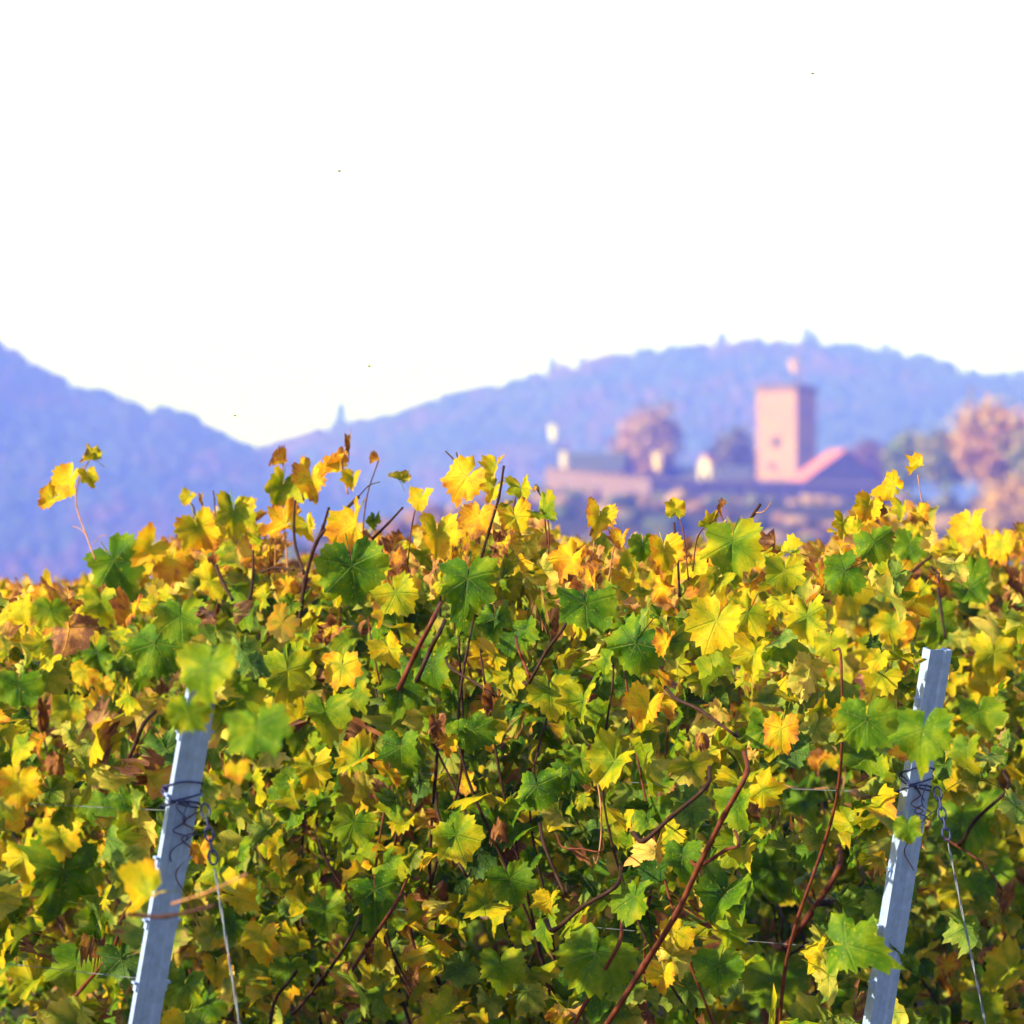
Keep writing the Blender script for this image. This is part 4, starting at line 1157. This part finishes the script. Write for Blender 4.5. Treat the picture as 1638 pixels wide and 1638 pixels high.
# ------------------------------------------------------------------ end posts, wires, chains
def frame3(d, ref):
    d = d / np.linalg.norm(d); a = np.cross(ref, d); a /= np.linalg.norm(a); b = np.cross(d, a)
    return a, b, d
LABEL_POST = {0: 'leaning galvanised steel end post, half covered in leaves, leftmost of the two', 1: 'leaning bright galvanised steel end post with its top bared, at the right'}
for k in (0, 1):
    b = row_base(k); g0 = gz(*b)
    A, B = post_axis(k, g0 - 0.3), post_axis(k, POST_TOP_Z[k])
    axis = B - A; L = np.linalg.norm(axis); axis /= L
    out3 = np.array([*(-U), 0.0]); out3 -= axis * (out3 @ axis); out3 /= np.linalg.norm(out3)
    wide = np.cross(axis, out3)                               # across the face
    if wide @ N3 < 0: wide = -wide                            # towards the lit side
    root = tag(empty('end_post', (b[0], b[1], g0)), LABEL_POST[k], 'post', 'steel end posts')
    O = A - np.array([b[0], b[1], g0])
    # rolled profile: (across, out) in cm
    prof = [(-1.8, -2.7), (-2.8, -2.7), (-2.8, 0), (-1.3, 0), (-0.8, -0.5), (0.8, -0.5), (1.3, 0), (2.8, 0), (2.8, -2.7), (1.8, -2.7)]
    inn = [(-1.8, -2.5), (-2.6, -2.5), (-2.6, -0.2), (-1.4, -0.2), (-0.9, -0.7), (0.9, -0.7), (1.4, -0.2), (2.6, -0.2), (2.6, -2.5), (1.8, -2.5)]
    dz = 0.45 if k == 0 else 0.85                              # the wound post shows less of its side
    prof = [(x, y * dz) for x, y in prof]; inn = [(x, y * dz if y < -1 else y) for x, y in inn]
    m = MB()
    nP = len(prof)
    ring = lambda pr, s: [O + wide * x * 0.01 + out3 * y * 0.01 + axis * s for x, y in pr]
    q0, q1, i0, i1 = ring(prof, 0), ring(prof, L), ring(inn, 0), ring(inn, L)
    for i in range(nP - 1):
        m.poly([q0[i], q0[i + 1], q1[i + 1], q1[i]]); m.poly([i0[i + 1], i0[i], i1[i], i1[i + 1]]); m.poly([q1[i], q1[i + 1], i1[i + 1], i1[i]])
    for i in (0, nP - 1): m.poly([q0[i], q1[i], i1[i], i0[i]])
    m.build('profile', M_ZINC, root)
    for s in np.arange(0.9, L - 0.05, 0.115):                   # wire hooks punched from both edges
        for sg in (-1, 1):
            m = MB(); c = O + axis * s + wide * sg * 0.0295 + out3 * -0.015 * dz
            m.box(c, (0.004, 0.010, 0.018), np.array([wide, out3, axis])); m.box(c + wide * sg * 0.004 + axis * 0.007, (0.006, 0.010, 0.004), np.array([wide, out3, axis]))
            m.build('hook', M_ZINC, root)
    # wire wrapped round the post with twisted loose ends
    hz_ = {0: 1.535, 1: 1.555}[k]
    c0_ = post_axis(k, hz_) - np.array([b[0], b[1], g0])
    for turn in range(4):
        pts = []
        for a in np.linspace(0, 2 * math.pi, 26):
            x, y = 0.0305 * max(-1, min(1, 1.5 * math.cos(a))), -0.014 + 0.0165 * max(-1, min(1, 1.5 * math.sin(a)))
            pts.append(c0_ + wide * x + out3 * y + axis * (0.012 * turn - 0.015 + 0.012 * math.sin(a * 1 + turn * 2.1)))
        m = MB(); m.tube(pts, 0.0016, 6); m.build('wire_tie', M_BLUE, root, smooth=True)
    r_ = np.random.default_rng(70 + k)
    for w in range(3):
        pts = []
        x0 = r_.uniform(-0.025, 0.02)
        for i in range(22):
            s = i / 21
            pts.append(c0_ + wide * (x0 + 0.014 * math.sin(7 * s * (1 + w) + w) - 0.012 * s) + out3 * (0.005 + 0.006 * math.sin(9 * s + w * 2)) - axis * s * (0.09 + 0.02 * math.sin(5 * s + w)) * (1 + w * 0.35))
        m = MB(); m.tube(smooth_path(pts, 2), 0.0011, 5); m.build('wire_tie', M_BLUE if w < 2 else M_CANE, root, smooth=True)
    # tension chain from post to anchor wire
    top = post_axis(k, hz_ - 0.005) + out3 * 0.012 - wide * 0.034
    base_off = np.array([b[0], b[1], g0])
    ch = tag(empty('tension_chain', top), {0: 'short dark chain hanging beside the wire wound left post', 1: 'blue chain hanging beside the right post above its anchor wire'}[k], 'chain', 'tension chains at the posts')
    foot_ = np.array([*(b - U * (0.95 if k else 1.1)), 0.0]); foot_[2] = gz(foot_[0], foot_[1]) - 0.1
    dirn = foot_ - top; LL = np.linalg.norm(dirn); dirn /= LL
    sa, sb, sc = frame3(dirn, np.array([0.2, 0.3, 1.0]))
    for i in range(5):
        c = dirn * (0.012 + 0.021 * i); e1 = sa if i % 2 else sb
        pts = [c + dirn * 0.0135 * math.cos(a) + e1 * 0.0075 * math.sin(a) for a in np.linspace(0, 2 * math.pi, 15)]
        m = MB(); m.tube(pts, 0.0020, 6); m.build('link', M_BLUE, ch, smooth=True)
    aw = tag(empty('anchor_wire', top + dirn * 0.115), {0: 'thin anchor wire slanting down past the left post', 1: 'grey anchor wire slanting down to the right of the right post'}[k], 'wire', 'anchor wires of the posts')
    m = MB()
    for ph in (0, math.pi):
        pts = [dirn * s + (sa * math.cos(s * 60 + ph) + sb * math.sin(s * 60 + ph)) * 0.0013 for s in np.linspace(0, LL - 0.115, 160)]
        m = MB(); m.tube(pts, 0.0012, 5); m.build('strand', M_WIRE, aw, smooth=True)
    # trellis wires along the row, tied at this post
    for h in (1.22, hz_ - 0.02):
        s0 = post_axis(k, h) - np.array([*U, 0]) * -0.02
        e = np.array([*(b + U * 7.0), h + 0.15])
        e[2] = gz(e[0], e[1]) + h
        pts = np.array([s0 * (1 - s) + e * s + UP * 0.02 * (4 * s * (s - 1)) for s in np.linspace(0, 1, 24)])
        o = tag(empty('trellis_wire', s0), {0: 'steel trellis wire running back from the left post', 1: 'steel trellis wire running back from the right post'}[k] + {1.22: ' at the lowest height', hz_ - 0.02: ' at the wound blue ties'}[h], 'wire', 'trellis wires')
        m = MB(); m.tube(pts - s0, 0.0007, 5); m.build('strand', M_WIRE, o, smooth=True)

# ------------------------------------------------------------------ insects over the hedge
for i, (px, py, d, label) in enumerate(((1300, 118, 8.9, 'tiny dark insect hovering highest, above the tower'), (543, 274, 8.7, 'tiny insect hovering over the gap between the hills'),
                                        (591, 586, 8.8, 'tiny insect just above the saddle of the ridge'), (376, 665, 9.0, 'tiny insect beside the lowest dip of the left hill'))):
    c = P(px, py, d)
    o = tag(empty('insect', c), label, 'insect', 'insects over the vines')
    r_ = 0.0016
    m = MB(); m.tube([(-0.0035, 0, 0), (-0.002, 0, 0.0002), (0, 0, 0.0003), (0.002, 0, 0), (0.003, 0, 0)], [0.0004, r_ * .8, r_ * .7, r_ * .8, 0.0004], 8)
    m.build('body', M_BUG, o, smooth=True)
    for s in (-1, 1):
        m = MB(); V = [(0.0008, 0, 0.001), (0.0015, 0.0035 * s, 0.002), (-0.001, 0.0042 * s, 0.002), (-0.0022, 0.0022 * s, 0.0014)]
        m.poly(V); m.poly([(x, y, z - 0.0001) for x, y, z in V][::-1]); m.build('wing', M_BUGW, o)
